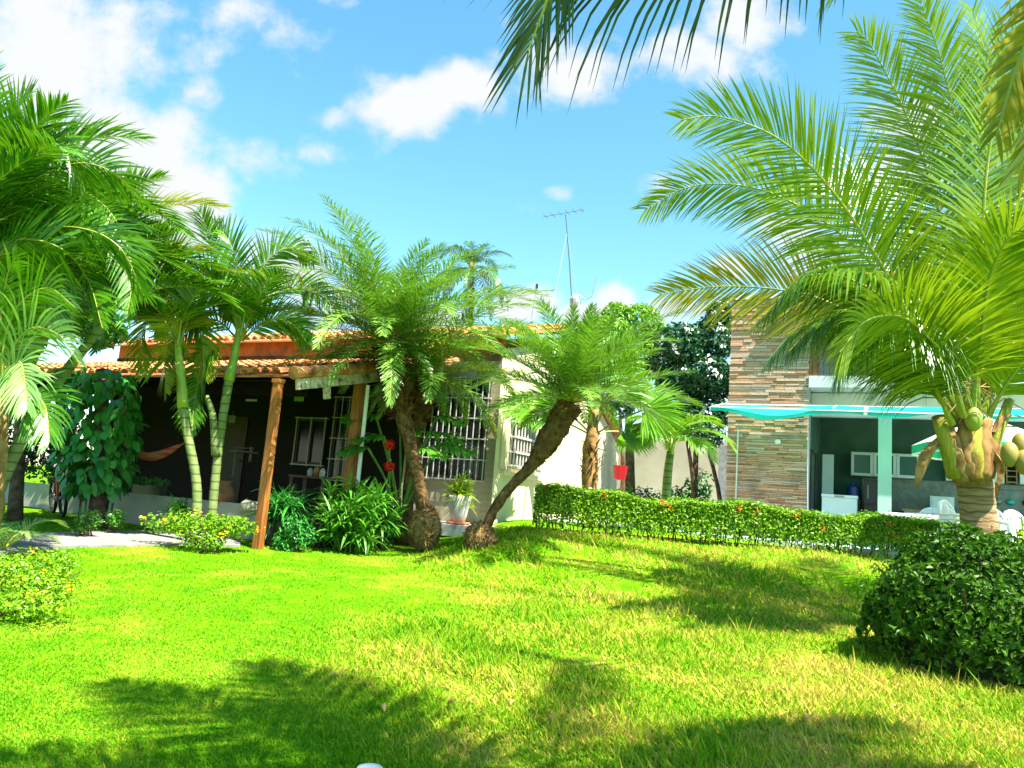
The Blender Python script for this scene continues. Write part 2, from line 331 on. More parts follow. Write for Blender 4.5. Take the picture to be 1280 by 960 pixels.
def thing(name, loc, label, cat, group=None):
    o = bpy.data.objects.new(name, None); col.objects.link(o); o.location = [float(v) for v in loc]; o['org_'] = [float(v) for v in loc]
    o.empty_display_size = .1
    return tag(o, label, cat, group)

def blades(base, dirs, ln, wd, droop, K=3, side=None, prof=None):
    base = np.asarray(base, float); n = len(base); d = nrm(dirs)
    ln = np.broadcast_to(ln, (n,)).astype(float); wd = np.broadcast_to(wd, (n,)).astype(float); droop = np.broadcast_to(droop, (n,)).astype(float)
    if side is None: side = nrm(np.cross(d, np.array([0, 0, 1.0]) + rng.normal(0, .25, (n, 3))))
    if prof is None: prof = [.55] + [1] * (K - 1) + [.06] if K > 2 else [.7, 1, .06][:K + 1]
    V = np.zeros((n, K + 1, 2, 3)); p = base.copy()
    for j in range(K + 1):
        V[:, j, 0] = p - side * (wd * prof[j] / 2)[:, None]; V[:, j, 1] = p + side * (wd * prof[j] / 2)[:, None]
        if j < K:
            p = p + d * (ln / K)[:, None]
            d = d.copy(); d[:, 2] -= droop / K; d = nrm(d)
    b = (np.arange(n) * (K + 1) * 2)[:, None]; F = []
    for j in range(K): F.append(np.concatenate([b + 2 * j, b + 2 * j + 1, b + 2 * j + 3, b + 2 * j + 2], 1))
    return V.reshape(-1, 3), np.stack(F, 1).reshape(-1, 4)

def leaves(P, Nn, size, asp=.55, fold=.25):
    """leaf-shaped six-vertex faces lying roughly across Nn at points P"""
    P = np.asarray(P, float); n = len(P); Nn = nrm(Nn); a = nrm(np.cross(Nn, rng.normal(0, 1, (n, 3)))); b = np.cross(Nn, a)
    size = np.broadcast_to(size, (n,)).astype(float)[:, None]
    V = np.stack([P - a * size * .5, P - a * size * .1 + b * size * asp * .5 + Nn * size * fold * .5, P + a * size * .5 - Nn * size * fold * .3, P - a * size * .1 - b * size * asp * .5 + Nn * size * fold * .5], 1)
    q = (np.arange(n) * 4)[:, None]
    F = np.concatenate([np.concatenate([q, q + 1, q + 2], 1), np.concatenate([q, q + 2, q + 3], 1)], 0)
    return V.reshape(-1, 3), F

def bez(P, n):
    P = np.asarray(P, float); t = np.linspace(0, 1, n); m = len(P)
    # Catmull-Rom through the points
    Q = np.vstack([2 * P[0] - P[1], P, 2 * P[-1] - P[-2]]); out = []
    for v in t * (m - 1):
        i = min(int(v), m - 2); f = v - i; a, b, c, d = Q[i:i + 4]
        out.append(.5 * (2 * b + (c - a) * f + (2 * a - 5 * b + 4 * c - d) * f * f + (3 * b - a - 3 * c + d) * f ** 3))
    return np.array(out)

def sst(a, b, x):
    t = np.clip((np.asarray(x, float) - a) / (b - a), 0, 1); return t * t * (3 - 2 * t)
def gh(x, y):
    x = np.asarray(x, float); y = np.asarray(y, float)
    return .05 * np.clip(y, -4, 16) + .38 * sst(-1.5, .5, x) * sst(9.8, 12.6, y) + .025 * np.sin(x * 1.3 + .5) * np.sin(y * 1.1) * sst(2, 5, y) * (1 - sst(13, 15, y))
def ground(px, py):
    d = pdir(px, py); t = 0.0; lo, hi = .5, 60
    for _ in range(50):
        m = (lo + hi) / 2; p = EYEP + d * (m / d[1])
        if p[2] > gh(p[0], p[1]): lo = m
        else: hi = m
    p = EYEP + d * (lo / d[1]); p[2] = gh(p[0], p[1]); return p
def gpt(x, y, dz=0): return np.array([x, y, float(gh(x, y)) + dz])

# ------------------------------------------------------------------ ground
def terrain():
    s = np.linspace(-1, 1, 141); X = 7 * np.sinh(s * 5.0) / np.sinh(1) * .5; Y = 12 + 6 * np.sinh(np.linspace(-1, 1, 161) * 5.0) / np.sinh(1) * .5
    X = np.unique(np.concatenate([X, np.arange(-14, 14, .35)])); Y = np.unique(np.concatenate([Y, np.arange(-2, 26, .35)]))
    gx_, gy_ = np.meshgrid(X, Y); Z = gh(gx_, gy_); nx = len(X)
    V = np.stack([gx_, gy_, Z], -1).reshape(-1, 3); i = np.arange(len(Y) - 1)[:, None] * nx + np.arange(nx - 1)[None]
    F = np.stack([i, i + 1, i + 1 + nx, i + nx], -1).reshape(-1, 4)
    b = MB(); b.add(V, F); b.noorg = True; o = b.build('ground', M_LAWN, smooth=True); tag(o, kind='structure')
terrain()

# ------------------------------------------------------------------ main house
U2 = np.array([.894, -.447, 0]); N2 = np.array([.447, .894, 0]); Z3 = np.array([0, 0, 1.0]); AX = np.array([U2, N2, Z3])
C0 = at(612, 652, 15.7); C0[2] = 0
def H(k, t, z): return C0 + U2 * k + N2 * t + Z3 * z
E = at(365, 470, 11.6); EK = (E - C0) @ U2; ET = (E - C0) @ N2; EZ = E[2]
house = thing('house', H(-5, -1, .9), 'low cream house with clay tile roof and dark open veranda', 'house')
FL = 1.02  # veranda floor
SL = .235
WZ0 = .6
WT = 4.60
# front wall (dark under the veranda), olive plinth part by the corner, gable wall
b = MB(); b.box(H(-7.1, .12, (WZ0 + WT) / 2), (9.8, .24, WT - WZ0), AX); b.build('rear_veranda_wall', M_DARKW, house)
b = MB(); b.box(H(-1.1, .12, (WZ0 + WT) / 2), (2.2, .24, WT - WZ0), AX); b.build('front_wall', M_OLIVE, house)
GW = [H(.0, 0, WZ0), H(0, 7.9, WZ0), H(0, 7.9, 3.30), H(0, 7.2, 3.72), H(0, 3.2, 5.5), H(0, 0, WT + .06)]
b = MB(); b.poly([p + U2 * .004 for p in GW], -U2 * .25); b.build('gable_wall', M_CREAM, house)
# tiled roofs
def tiles(mb, P, a, ca, l, cl, pitch=.23, rowl=.42, lift=.0):
    """barrel tiles: P corner at the eave, a = unit along eave (length ca), l = unit up slope (length cl)"""
    nn = nrm(np.cross(a, l)); nn = nn if nn[2] > 0 else -nn
    nc = int(ca / pitch); nr = int(cl / rowl); rr = pitch * .36
    an = np.linspace(0, math.pi, 6)
    for i in range(nc):
        for j in range(nr):
            o = P + a * (pitch * (i + .5) + random.gauss(0, .008)) + l * (rowl * j - .03 + random.gauss(0, .012)) + nn * (.03 + .01 * random.random())
            e0, e1 = rr * 1.12, rr * .9
            r0_ = [o + a * (-math.cos(q) * e0) + nn * (math.sin(q) * e0 * .95 + .02) for q in an]
            r1_ = [o + l * (rowl + .06) + a * (-math.cos(q) * e1) + nn * (math.sin(q) * e1 * .95) for q in an]
            i0 = [o + a * (-math.cos(q) * e0 * .78) + nn * (math.sin(q) * e0 * .72 + .02) for q in an]
            F = [[k, k + 1, 7 + k - 1, 6 + k] for k in range(5)] + [[12 + k, 12 + k + 1, k + 1, k] for k in range(5)]
            mb.add(r0_ + r1_ + i0, F)
    # channel tiles: base sheet
    Q = [P, P + a * ca, P + a * ca + l * cl, P + l * cl]
    mb.poly([q + nn * .012 for q in Q], -nn * .03)
ang = math.atan(SL); LS = N2 * math.cos(ang) + Z3 * math.sin(ang)
VL = 16.5
P0 = H(EK - VL, ET, EZ); depth = -ET
b = MB(); tiles(b, P0, U2, VL, LS, depth / math.cos(ang)); b.build('veranda_roof', M_TILE, house)
# underside / ceiling
b = MB(); nn = nrm(np.cross(U2, LS)); b.poly([P0 - nn * .06 + LS * .1, P0 + U2 * (VL - .05) - nn * .06 + LS * .1, P0 + U2 * (VL - .05) + LS * (depth / math.cos(ang)) - nn * .06, P0 + LS * (depth / math.cos(ang)) - nn * .06], -nn * .03)
for i in range(27): b.box(P0 + U2 * (.3 + i * .48) + LS * 2.5 - nn * .15, (.07, 4.7, .10), np.array([U2, LS, nn]))
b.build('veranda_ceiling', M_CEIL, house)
b = MB(); b.box(H(EK - VL / 2, ET + .55, EZ - .12), (VL - .4, .14, .22), AX); b.build('eave_beam', M_CEIL, house)
# barge board and its bracket
b = MB(); b.box(P0 + U2 * (VL + .03) + LS * 1.55 - nn * .13, (.04, 3.0, .17), np.array([U2, LS, nn])); b.box(P0 + U2 * (VL + .03) + LS * .75 - nn * .3, (.06, .12, .22), np.array([U2, LS, nn])); b.build('barge_board', M_BARGE, house)
b = MB()
for j in range(12): b.tube([P0 + U2 * (VL + .02) + LS * (j * .42) + nn * .05, P0 + U2 * (VL + .02) + LS * (j * .42 + .44) + nn * .035], [.105, .085], 8)
b.build('verge_tiles', M_TILE, house)
# upstand and main roof
b = MB(); b.box(H(-6.0, .1, 4.70), (11.9, .2, .58), AX); b.build('roof_upstand', M_UPST, house)
s2 = .27; a2 = math.atan(s2); L2 = N2 * math.cos(a2) + Z3 * math.sin(a2); PM = H(-12.2, -.35, 4.88)
b = MB(); tiles(b, PM, U2, 12.45, L2, 3.55 / math.cos(a2)); 
L3 = nrm(-N2 * 5.0 + Z3 * 2.21); PB = H(-12.2, 8.2, 3.42); tiles(b, PB, U2, 12.45, L3, 5.45)
for i in range(31): b.tube([H(-12.2 + i * .4, 3.2, 5.86), H(-12.2 + i * .4 + .44, 3.2, 5.845)], [.15, .12], 8)
b.build('main_roof', M_TILE, house)
# veranda floor, low wall
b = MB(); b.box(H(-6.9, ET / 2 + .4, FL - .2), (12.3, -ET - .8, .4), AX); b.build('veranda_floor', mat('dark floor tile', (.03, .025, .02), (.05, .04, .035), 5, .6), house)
b = MB(); b.box(H(EK - 4.95, ET + .52, .85), (8.6, .16, .68), AX); b.build('low_wall', M_LOWW, house)
# kerb step round the corner
b = MB(); b.box(H(-1.5, -.6, .93), (3.9, 1.2, .22), AX); b.box(H(.28, 3.0, .945), (.52, 7.4, .21), AX); b.build('step', M_KERB, house)
def wooden_post(p, top, w, name='veranda_post'):
    b = MB(); hh = top - p[2]; b.box(p + Z3 * hh / 2, (w, w * .9, hh), AX, taper=.95)
    b.box(p + Z3 * (hh - .03), (w * 1.15, w * 1.1, .06), AX)
    return b.build(name, M_POST, house)
pp = ground(322, 686); wooden_post(pp - Z3 * .1, EZ - .06, .125)
p2 = H(EK - .06, ET + 1.75, .7); wooden_post(p2, EZ + SL * 1.7 - .15, .17)
b = MB(); b.bar(p2 + U2 * .17, p2 + U2 * .17 + Z3 * (EZ + SL * 1.7 - .25 - p2[2]), .07, n=8); b.build('downpipe', M_WHITE, house)
# extra inner posts at the left end
for kk in (-4.4, -8.6, -12.6): wooden_post(H(EK + kk, ET + .55, .7), EZ + .02, .17)
# windows with grilles
def grille(k0, k1, z0, z1, t, nb, hz, wall='front', w=.022, name='window', pane=M_GLASS, box=0):
    ori = (lambda k, z, o=0: H(k, t - o, z)) if wall == 'front' else (lambda k, z, o=0: H(t + o, k, z))
    ax = AX if wall == 'front' else np.array([N2, -U2, Z3])
    f = MB(); kc, zc = (k0 + k1) / 2, (z0 + z1) / 2; fwid = .06
    for z in (z0, z1): f.box(ori(kc, z, .03), (k1 - k0 + fwid, .06, fwid), ax)
    for k in (k0, k1): f.box(ori(k, zc, .028), (fwid, .056, z1 - z0 - fwid), ax)
    f.box(ori(kc, zc, .024), (.045, .04, z1 - z0 - fwid), ax)
    fo = f.build(name, M_GRILLE if wall != 'front' else M_DARKF, house)
    g = MB(); g.box(ori(kc, zc, .012), (k1 - k0 - fwid, .016, z1 - z0 - fwid), ax); g.build('pane', pane, fo)
    q = MB(); off = .09 + box
    for i in range(nb): q.box(ori(k0 - .03 + (k1 - k0 + .06) * i / (nb - 1), zc, off), (w, w, z1 - z0 + .14), ax)
    for i in range(hz):
        z = z0 - .04 + (z1 - z0 + .08) * i / (hz - 1); q.box(ori(kc, z, off + w * .9), (k1 - k0 + .16, w * .8, w * 1.5), ax)
        for k in (k0 - .05, k1 + .05): q.box(ori(k, z, (off) / 2 - .005), (w, off - .012, w), ax)
    q.build('grille', M_GRILLE, fo)
    return fo
def kfront(px, z):   # k of the front-wall point seen at pixel column px
    lo, hi = -14, 1
    for _ in range(40):
        m = (lo + hi) / 2; p = H(m, 0, z) - EYEP; u = 640 + F_PX * (p @ RT) / (p @ fw)
        if u < px: lo = m
        else: hi = m
    return lo
def kside(px, z):
    lo, hi = 0, 9
    for _ in range(40):
        m = (lo + hi) / 2; p = H(0, m, z) - EYEP; u = 640 + F_PX * (p @ RT) / (p @ fw)
        if u < px: lo = m
        else: hi = m
    return lo
grille(kfront(528, 2.9), kfront(608, 2.9), 1.95, 4.0, 0, 12, 6, w=.017)
tag(grille(kfront(372, 2.4), kfront(405, 2.4), 2.05, 3.05, 0, 3, 2, w=.018), 'small window with teal glass beside the green notice')
grille(kfront(420, 2.8), kfront(444, 2.8), 1.75, 3.55, 0, 4, 5, w=.016, name='grille_door')
ks0 = kside(634, 2.8); ks1 = kside(668, 2.8)
o = grille(ks0 + .1, ks1, 2.3, 3.5, 0, 10, 5, 'side', w=.03, box=.06)
b = MB(); b.box(H(.03, (ks0 + ks1) / 2 + .15, 2.12), (.14, ks1 - ks0 + .75, .10), AX)
b.box(H(.02, ks0 - .14, 2.95), (.04, .34, 1.5), AX); b.build('sill', M_CREAM, o)
b = MB(); b.box(H(kfront(290, 2.5), -.014, 2.05), (.95, .03, 2.05), AX); b.box(H(kfront(290, 2.5) + .35, -.045, 2.0), (.12, .04, .05), AX); b.build('door', mat('dark door', (.035, .02, .012), (.05, .03, .016), 4, .5), house)

# ------------------------------------------------------------------ veranda furnishings
def simple(name, mb, m, label, cat, group=None, smooth=False):
    return tag(mb.build(name, m, smooth=smooth), label, cat, group)
b = MB(); p = H(kfront(373, 3.2), -.03, 0); q = at(374, 496, 16.9); b.box([q[0], q[1], q[2]], (.26, .012, .20), AX); b.bar(q + [0, 0, .1], q + [0, 0, .35], .01)
simple('notice', b, M_PAPERG, 'small bright green notice hanging above the teal window', 'sign')
b = MB(); q = at(290, 524, 17.4); b.box(q, (.2, .012, .17), AX); b.bar(q + [0, 0, .085], q + [0, 0, .2], .008); simple('notice', b, mat('dull paper', (.20, .22, .21)), 'small pale paper notice on the dark veranda wall', 'sign')
def hammock(A, B, sag, wid, m, label):
    n = 22; t = np.linspace(0, 1, n); A = np.asarray(A); B = np.asarray(B)
    P = A[None] * (1 - t)[:, None] + B[None] * t[:, None]; P[:, 2] -= sag * 4 * t * (1 - t)
    d = nrm(B - A); sd = nrm(np.cross(d, Z3)); root = thing('hammock', (A + B) / 2 - Z3 * sag, label, 'hammock', 'hammocks slung in the veranda')
    c = MB(); W = wid * np.sin(np.pi * np.clip((t - .1) / .8, 0, 1)) ** .55 + .03; rows = 7
    V = []
    for i in range(n):
        for j in range(rows):
            s = (j / (rows - 1) - .5); V.append(P[i] + sd * W[i] * s * .55 + Z3 * (abs(s) ** 1.6 * W[i] * .9))
    F = [[i * rows + j, i * rows + j + 1, (i + 1) * rows + j + 1, (i + 1) * rows + j] for i in range(2, n - 3) for j in range(rows - 1)]
    c.add(V, F); c.build('cloth', m, root, smooth=True)
    c = MB()
    for e0, e1, pt in ((2, 0, A), (n - 3, n - 1, B)):
        for j in range(rows): c.bar(V[e0 * rows + j], pt + Z3 * .02, .012, n=4)
    c.build('strings', M_BARGE, root)
hammock(at(8, 505, 14.6), at(106, 532, 13.9), .46, .42, M_HAMB, 'brown striped hammock at the left end of the veranda')
hammock(at(150, 548, 13.7), at(238, 545, 13.4), .42, .45, M_HAMR, 'red and pale striped hammock in the dark middle of the veranda')
# bicycle: leaning beside the vine
def bicycle(base):
    r = thing('bicycle', base, 'red bicycle parked against the low wall beside the vine', 'bicycle')
    d = nrm(np.array([.62, -.78, 0])); up = nrm(Z3 + .12 * np.cross(d, Z3)); base = np.asarray(base)
    def at2(x, z): return base + d * x + up * z
    for x in (-.5, .5):
        c = MB(); P = [at2(x + .31 * math.cos(a), .33 + .31 * math.sin(a)) for a in np.linspace(0, 2 * math.pi, 25)]; c.tube(P, .028, 6, cap=False); wo_ = c.build('wheel', M_TYRE, r, smooth=True)
        c = MB()
        for a in np.linspace(0, math.pi, 7)[:-1]: c.bar(at2(x + .29 * math.cos(a), .33 + .29 * math.sin(a)), at2(x - .29 * math.cos(a), .33 - .29 * math.sin(a)), .006, n=4)
        c.bar(at2(x, .33) - np.cross(d, up) * .05, at2(x, .33) + np.cross(d, up) * .05, .06, n=8); c.build('spokes', M_METAL, wo_)
    c = MB(); bb = at2(-.06, .30); st = at2(-.2, .78); hd = at2(.33, .80); ax_ = at2(-.5, .33); fx = at2(.5, .33)
    for a, e, w_ in ((bb, st, .045), (bb, hd, .055), (st, hd, .05), (bb, ax_, .03), (st, ax_, .03), (hd, fx, .045)): c.bar(a, e, w_)
    c.build('frame', M_BIKE, r)
    c = MB(); c.box(at2(-.22, .88), (.26, .13, .06), np.array([d, np.cross(up, d), up]), taper=.8); c.bar(st, at2(-.22, .86), .03); c.build('saddle', M_BLACK, r)
    c = MB(); s_ = np.cross(d, up); c.tube([at2(.25, .98) + s_ * .26, at2(.36, .96) + s_ * .1, at2(.36, .96) - s_ * .1, at2(.25, .98) - s_ * .26], .016, 6); c.bar(hd, at2(.36, .96), .035); c.build('handlebar', M_METAL, r)
    c = MB(); c.bar(at2(.06, .3), at2(-.18, .3), .02); c.lathe(at2(-.06, .24), [(.03, 0), (.09, .05), (.03, .1)], 10); c.build('crank', M_METAL, r)
g = ground(72, 644); bicycle(g)
# table with jars, clay jar, stone
g = at(395, 578, 15.4); r = thing('table', (g[0], g[1], FL), 'dark wooden side table on the veranda holding jars', 'table')
b = MB(); b.box([g[0], g[1], FL + .7], (.9, .5, .04), AX); b.build('tabletop', mat('old table', (.10, .06, .035), (.16, .10, .06), 5, .5), r)
for s in (-1, 1):
    for q in (-1, 1): b = MB(); b.box(H(0, 0, 0) * 0 + np.array([g[0], g[1], FL + .34]) + U2 * s * .4 + N2 * q * .2, (.05, .05, .68), AX); b.build('leg', MATS['old table'], r)
for i, (dx, hh, m_, lb) in enumerate(((-.08, .22, M_BOTT, 'amber jar standing between two paler jars on the veranda table'), (.07, .17, M_POTW, 'pale jar right of the amber jar on the veranda table'), (-.24, .16, M_POTW, 'pale jar left of the amber jar on the veranda table'))):
    b = MB(); b.lathe(np.array([g[0], g[1], FL + .72]) + U2 * (dx + .12), [(.055, 0), (.06, hh * .5), (.055, hh * .75), (.03, hh * .88), (.035, hh)], 12); simple('jar', b, m_, lb, 'jar', smooth=True)
g = at(277, 640, 12.9); b = MB(); b.lathe([g[0], g[1], FL - .02], [(.10, 0), (.17, .12), (.19, .28), (.13, .42), (.09, .47), (.12, .53)], 16); simple('clay_jar', b, M_CLAY, 'round brown clay jar standing on the veranda edge behind the ringed trunks', 'jar', smooth=True)
g = at(312, 640, 12.4); b = MB(); b.blob([g[0], g[1], 1.14], (.2, .15, .12), 10, 7, .1); simple('stone', b, M_OLIVE, 'rough beige stone lying on the low veranda wall', 'stone')
# wall lamp tube
b = MB(); q = at(313, 500, 17.0); b.bar(q - U2 * .12, q + U2 * .12, .05, n=8); b.box(q + N2 * .03, (.3, .04, .05), AX); simple('wall_lamp', b, M_PAPER, 'short pale tube lamp on the dark veranda wall', 'lamp')
b = MB(); q = at(305, 560, 15.6); b.bar(q - U2 * .25, q + U2 * .25, .03); b.box(q + U2 * .2 - Z3 * .12, (.04, .04, .3), AX); b.box(q - U2 * .2 - Z3 * .3, (.04, .04, .6), AX); b.box(q + U2 * .0 - Z3 * .08, (.5, .3, .03), AX); simple('bench', b, mat('dull bench', (.12, .12, .11)), 'thin grey metal bench in the dark veranda left of the timber post', 'bench')

# ------------------------------------------------------------------ path
pts = [ground(*q) for q in ((-160, 690), (0, 672), (90, 667), (225, 664), (300, 668), (300, 684), (225, 682), (90, 685), (0, 694), (-160, 712))]
b = MB()
top = [bez([np.array(p) for p in pts[:5]], 30), bez([np.array(p) for p in pts[5:]][::-1], 30)]
for S in top: S[:, 2] = gh(S[:, 0], S[:, 1]) + .03
b.quadstrip(top[0], top[1]); lo = [s - [0, 0, .12] for s in top]; b.quadstrip(top[1], lo[1]); b.quadstrip(lo[0], top[0]); b.noorg = True
tag(b.build('path', M_PATH), kind='structure')
PATHPOLY = np.vstack([top[0], top[1][::-1]])[:, :2]
def inpoly(x, y, P):
    c = np.zeros(len(x), bool); j = len(P) - 1
    for i in range(len(P)):
        with np.errstate(divide='ignore', invalid='ignore'):
            c ^= ((P[i][1] > y) != (P[j][1] > y)) & (x < (P[j][0] - P[i][0]) * (y - P[i][1]) / (P[j][1] - P[i][1] + 1e-12) + P[i][0])
        j = i
    return c

# ------------------------------------------------------------------ right-hand building
B0 = at(1008, 640, 17.0); B0[2] = 0
def B(k, t, z): return B0 + U2 * k + N2 * t + Z3 * z
TF = 1.2
b = MB(); b.noorg = True; b.poly([B(-6.5, -1.7, TF), B(9, -3.2, TF), B(9, 8, TF), B(-6.5, 8, TF)], (0, 0, -.5)); tag(b.build('terrace', M_DECK), kind='structure')
bld = thing('two_storey_house', B(2, 1.5, TF), 'two storey house with stacked stone pier, balcony and open kitchen porch', 'house')
b = MB(); b.box(B(-.87, .45, 3.95), (1.72, .80, 5.5), AX); b.build('pier_core', M_GREY, bld)
b = MB(); z = TF
while z < 6.66:
    h_ = random.choice((.035, .045, .055, .065)); k = -1.76
    while k < -.02:
        w_ = min(random.uniform(.18, .6), -k); 
        if w_ < .08: break
        d_ = random.uniform(.05, .10); b.box(B(k + w_ / 2, .05 - d_ / 2 + .03, z + h_ / 2), (w_ - .006, d_, h_ - .008), AX); k += w_
    z += h_
b.build('stone_pier', M_STONE, bld)
b = MB(); b.box(B(-.87, .45, 6.74), (1.95, 1.0, .10), AX); b.build('coping', M_SLAB, bld)
b = MB(); b.bar(B(-1.5, -.1, TF), B(-1.5, -.1, 3.6), .035); b.build('conduit', M_SLAB, bld)
b = MB(); b.lathe(B(-.62, -.12, 3.28), [(.02, 0), (.07, .03), (.05, .1)], 10); b.build('spotlight', M_WHITE, bld)
# balcony
b = MB(); b.box(B(4.2, .9, 4.72), (8.4, 1.9, .26), AX); b.build('balcony_slab', M_SLAB, bld)
b = MB(); b.box(B(4.2, .75, 4.3), (8.4, .2, .54), AX); b.build('lintel', M_SLAB, bld)
b = MB()
for i in range(70): b.box(B(.06 + i * .12, 0.02, 5.22), (.02, .02, .72), AX)
b.box(B(4.2, .02, 5.6), (8.4, .05, .05), AX); b.build('railing', M_BARK, bld)
b = MB(); b.box(B(2.3, .02, 5.2), (.16, .12, .72), AX); b.build('railing_post', M_WHITE, bld)
b = MB(); b.box(B(4.4, 1.95, 5.9), (8.8, .2, 2.1), AX); b.build('upper_wall', M_GREY, bld)
b = MB(); b.box(B(.1, .1, 5.4), (.2, .16, 1.1), AX); b.build('timber_jamb', M_POST, bld)
b = MB(); b.box(B(1.4, 1.83, 5.7), (1.6, .05, 1.7), AX); b.build('balcony_door', M_BLACK, bld)
b = MB(); b.box(B(5.2, .6, 5.9), (2.4, .2, 2.2), AX); b.build('side_wall', M_GREY, bld)
b = MB(); b.box(B(4.2, .9, 7.02), (9.2, 2.6, .14), AX); b.build('roof', M_TILE, bld)
# porch
b = MB(); b.box(B(4.3, 3.6, 2.9), (9, .2, 3.4), AX); b.build('porch_back_wall', M_PORCH, bld)
b = MB(); b.box(B(-.1, 2.1, 2.9), (.2, 2.8, 3.4), AX); b.build('porch_side_wall', M_PORCH, bld)
b = MB(); b.box(B(4.3, 2.2, 4.52), (9, 3.0, .1), AX); b.build('porch_ceiling', M_SLAB, bld)
for tt in (1.0, 2.1):
    b = MB(); b.box(B(.012, tt, 2.25), (.03, .62, 2.05), AX); b.build('doorway', M_BLACK, bld)
b = MB(); b.box(B(.26, 2.45, 2.28), (.26, .05, 2.05), AX); b.build('door', M_CABW, bld)
kc = 1.54
b = MB(); b.box(B(kc, .55, 2.62), (.27, .27, 2.84), AX); b.build('column', M_COLM, bld)
b = MB(); b.box(B(6.2, .55, 2.62), (.27, .27, 2.84), AX); b.build('column', M_COLM, bld)
b = MB(); b.box(B(4.6, 3.48, 2.45), (7.2, .03, .8), AX); b.build('splashback', M_TILEB, bld)
# awning
b = MB(); n = 40; A_, B_ = [], []
for i in range(n):
    k = -1.88 + 7.4 * i / (n - 1); sagz = .035 * math.sin(i * .62) - .13 * math.sin(math.pi * min(max((k + 1.88) / 2.3, 0), 1))
    A_.append(B(k, -.15, 4.16 + .3 * sagz)); B_.append(B(k, -1.35, 3.91 + sagz - .01 * k))
C_ = [p + [0, 0, -.085 + .025 * math.sin(i * .9)] for i, p in enumerate(B_)]
r = thing('awning', B(1.5, -.15, 4.4), 'turquoise cloth awning stretched along the porch below the balcony', 'awning')
b.quadstrip(A_, B_); b.quadstrip(B_, C_); b.build('cloth', M_AWN, r, smooth=True)
b = MB(); b.bar(B_[0], B_[-1] + np.array([0, 0, .0]), .03); b.bar(A_[0], A_[-1], .03)
for i in (0, 13, 26, 39): b.bar(A_[i], B_[i], .03)
b.build('frame', M_WHITE, r)
b = MB(); i = 16; b.quadstrip([A_[i] + [0, 0, .015], A_[i + 1] * .35 + A_[i] * .65 + [0, 0, .015]], [B_[i] + [0, -.01, .012], B_[i + 1] * .35 + B_[i] * .65 + [0, -.01, .012]]); b.quadstrip([B_[i] + [0, -.012, .012], B_[i + 1] * .35 + B_[i] * .65 + [0, -.012, .012]], [C_[i] + [0, -.012, 0], C_[i + 1] * .35 + C_[i] * .65 + [0, -.012, 0]]); b.build('stripe', M_PWHT, r)
# kitchen
def cabinet(k0, k1, z0, z1, nd_, label, glass=False):
    r = thing('wall_cabinet', B((k0 + k1) / 2, 3.3, z0), label, 'cabinet', 'wall cabinets in the kitchen porch')
    b = MB(); b.box(B((k0 + k1) / 2, 3.32, (z0 + z1) / 2), (k1 - k0, .34, z1 - z0), AX); b.build('carcass', M_CABW, r)
    dw = (k1 - k0) / nd_
    for i in range(nd_):
        kk = k0 + dw * (i + .5); b = MB()
        if glass:
            for s in (-1, 1): b.box(B(kk + s * (dw / 2 - .04), 3.135, (z0 + z1) / 2), (.06, .03, z1 - z0 - .02), AX); b.box(B(kk, 3.135, (z0 + z1) / 2 + s * ((z1 - z0) / 2 - .04)), (dw - .14, .03, .06), AX)
            do = b.build('door', M_CABW, r); b = MB(); b.box(B(kk, 3.142, (z0 + z1) / 2), (dw - .14, .012, z1 - z0 - .12), AX); b.build('pane', mat('cabinet glass', (.06, .14, .13), rough=.1, spec=.6), do)
        else:
            b.box(B(kk, 3.135, (z0 + z1) / 2), (dw - .015, .03, z1 - z0 - .02), AX); do = b.build('door', M_CABW, r)
            b = MB(); b.box(B(kk + dw * .35, 3.11, z0 + .14), (.015, .02, .12), AX); b.build('handle', M_METAL, do)
cabinet(.75, 2.3, 2.86, 3.46, 3, 'white wall cabinet with three glass doors left of the green column', True)
cabinet(2.85, 4.05, 2.86, 3.46, 2, 'white two-door wall cabinet just right of the green column')
cabinet(4.35, 6.0, 2.86, 3.46, 3, 'white wall cabinet with three doors behind the coconut trunk')
b = MB(); r = thing('shelf_rack', B(4.2, 3.3, 2.86), 'narrow open rack hanging between two white cabinets', 'rack')
for s in (-1, 1): b.box(B(4.2 + s * .1, 3.32, 3.16), (.02, .3, .6), AX)
for i in range(5): b.box(B(4.2, 3.32, 2.9 + i * .13), (.18, .28, .02), AX)
b.build('shelves', M_WOODT, r)
r = thing('kitchen_counter', B(4.4, 3.1, TF), 'kitchen counter with timber top along the porch back wall', 'counter')
b = MB(); b.box(B(4.4, 3.1, TF + .88), (5.0, .6, .05), AX); b.build('worktop', M_WOODT, r)
b = MB(); b.box(B(4.4, 3.12, TF + .43), (4.9, .52, .84), AX); b.build('base_unit', M_CABW, r)
r = thing('chest_freezer', B(.65, 1.2, TF), 'white chest freezer standing just inside the porch by the stone pier', 'freezer')
b = MB(); b.box(B(.62, 1.0, TF + .52), (.72, .55, .96), AX); b.build('body', M_PLAS, r)
b = MB(); b.box(B(.62, 1.0, TF + 1.035), (.75, .58, .06), AX); lo_ = b.build('lid', M_PLAS, r); b = MB(); b.box(B(.62, .70, TF + 1.03), (.2, .03, .03), AX); b.build('handle', M_METAL, lo_)
r = thing('refrigerator', B(1.25, 3.0, TF), 'dark steel refrigerator between the freezer and the green column', 'fridge')
b = MB(); b.box(B(1.38, 2.95, TF + .8), (.62, .6, 1.5), AX); b.build('body', M_BLACK, r)
for zz, hh in ((TF + .5, .84), (TF + 1.25, .55)): b = MB(); b.box(B(1.38, 2.63, zz), (.6, .04, hh), AX); d_ = b.build('door', mat('dark steel', (.05, .055, .06), rough=.3, metal=.5), r); b = MB(); b.box(B(1.16, 2.59, zz), (.025, .03, hh * .6), AX); b.build('handle', M_METAL, d_)
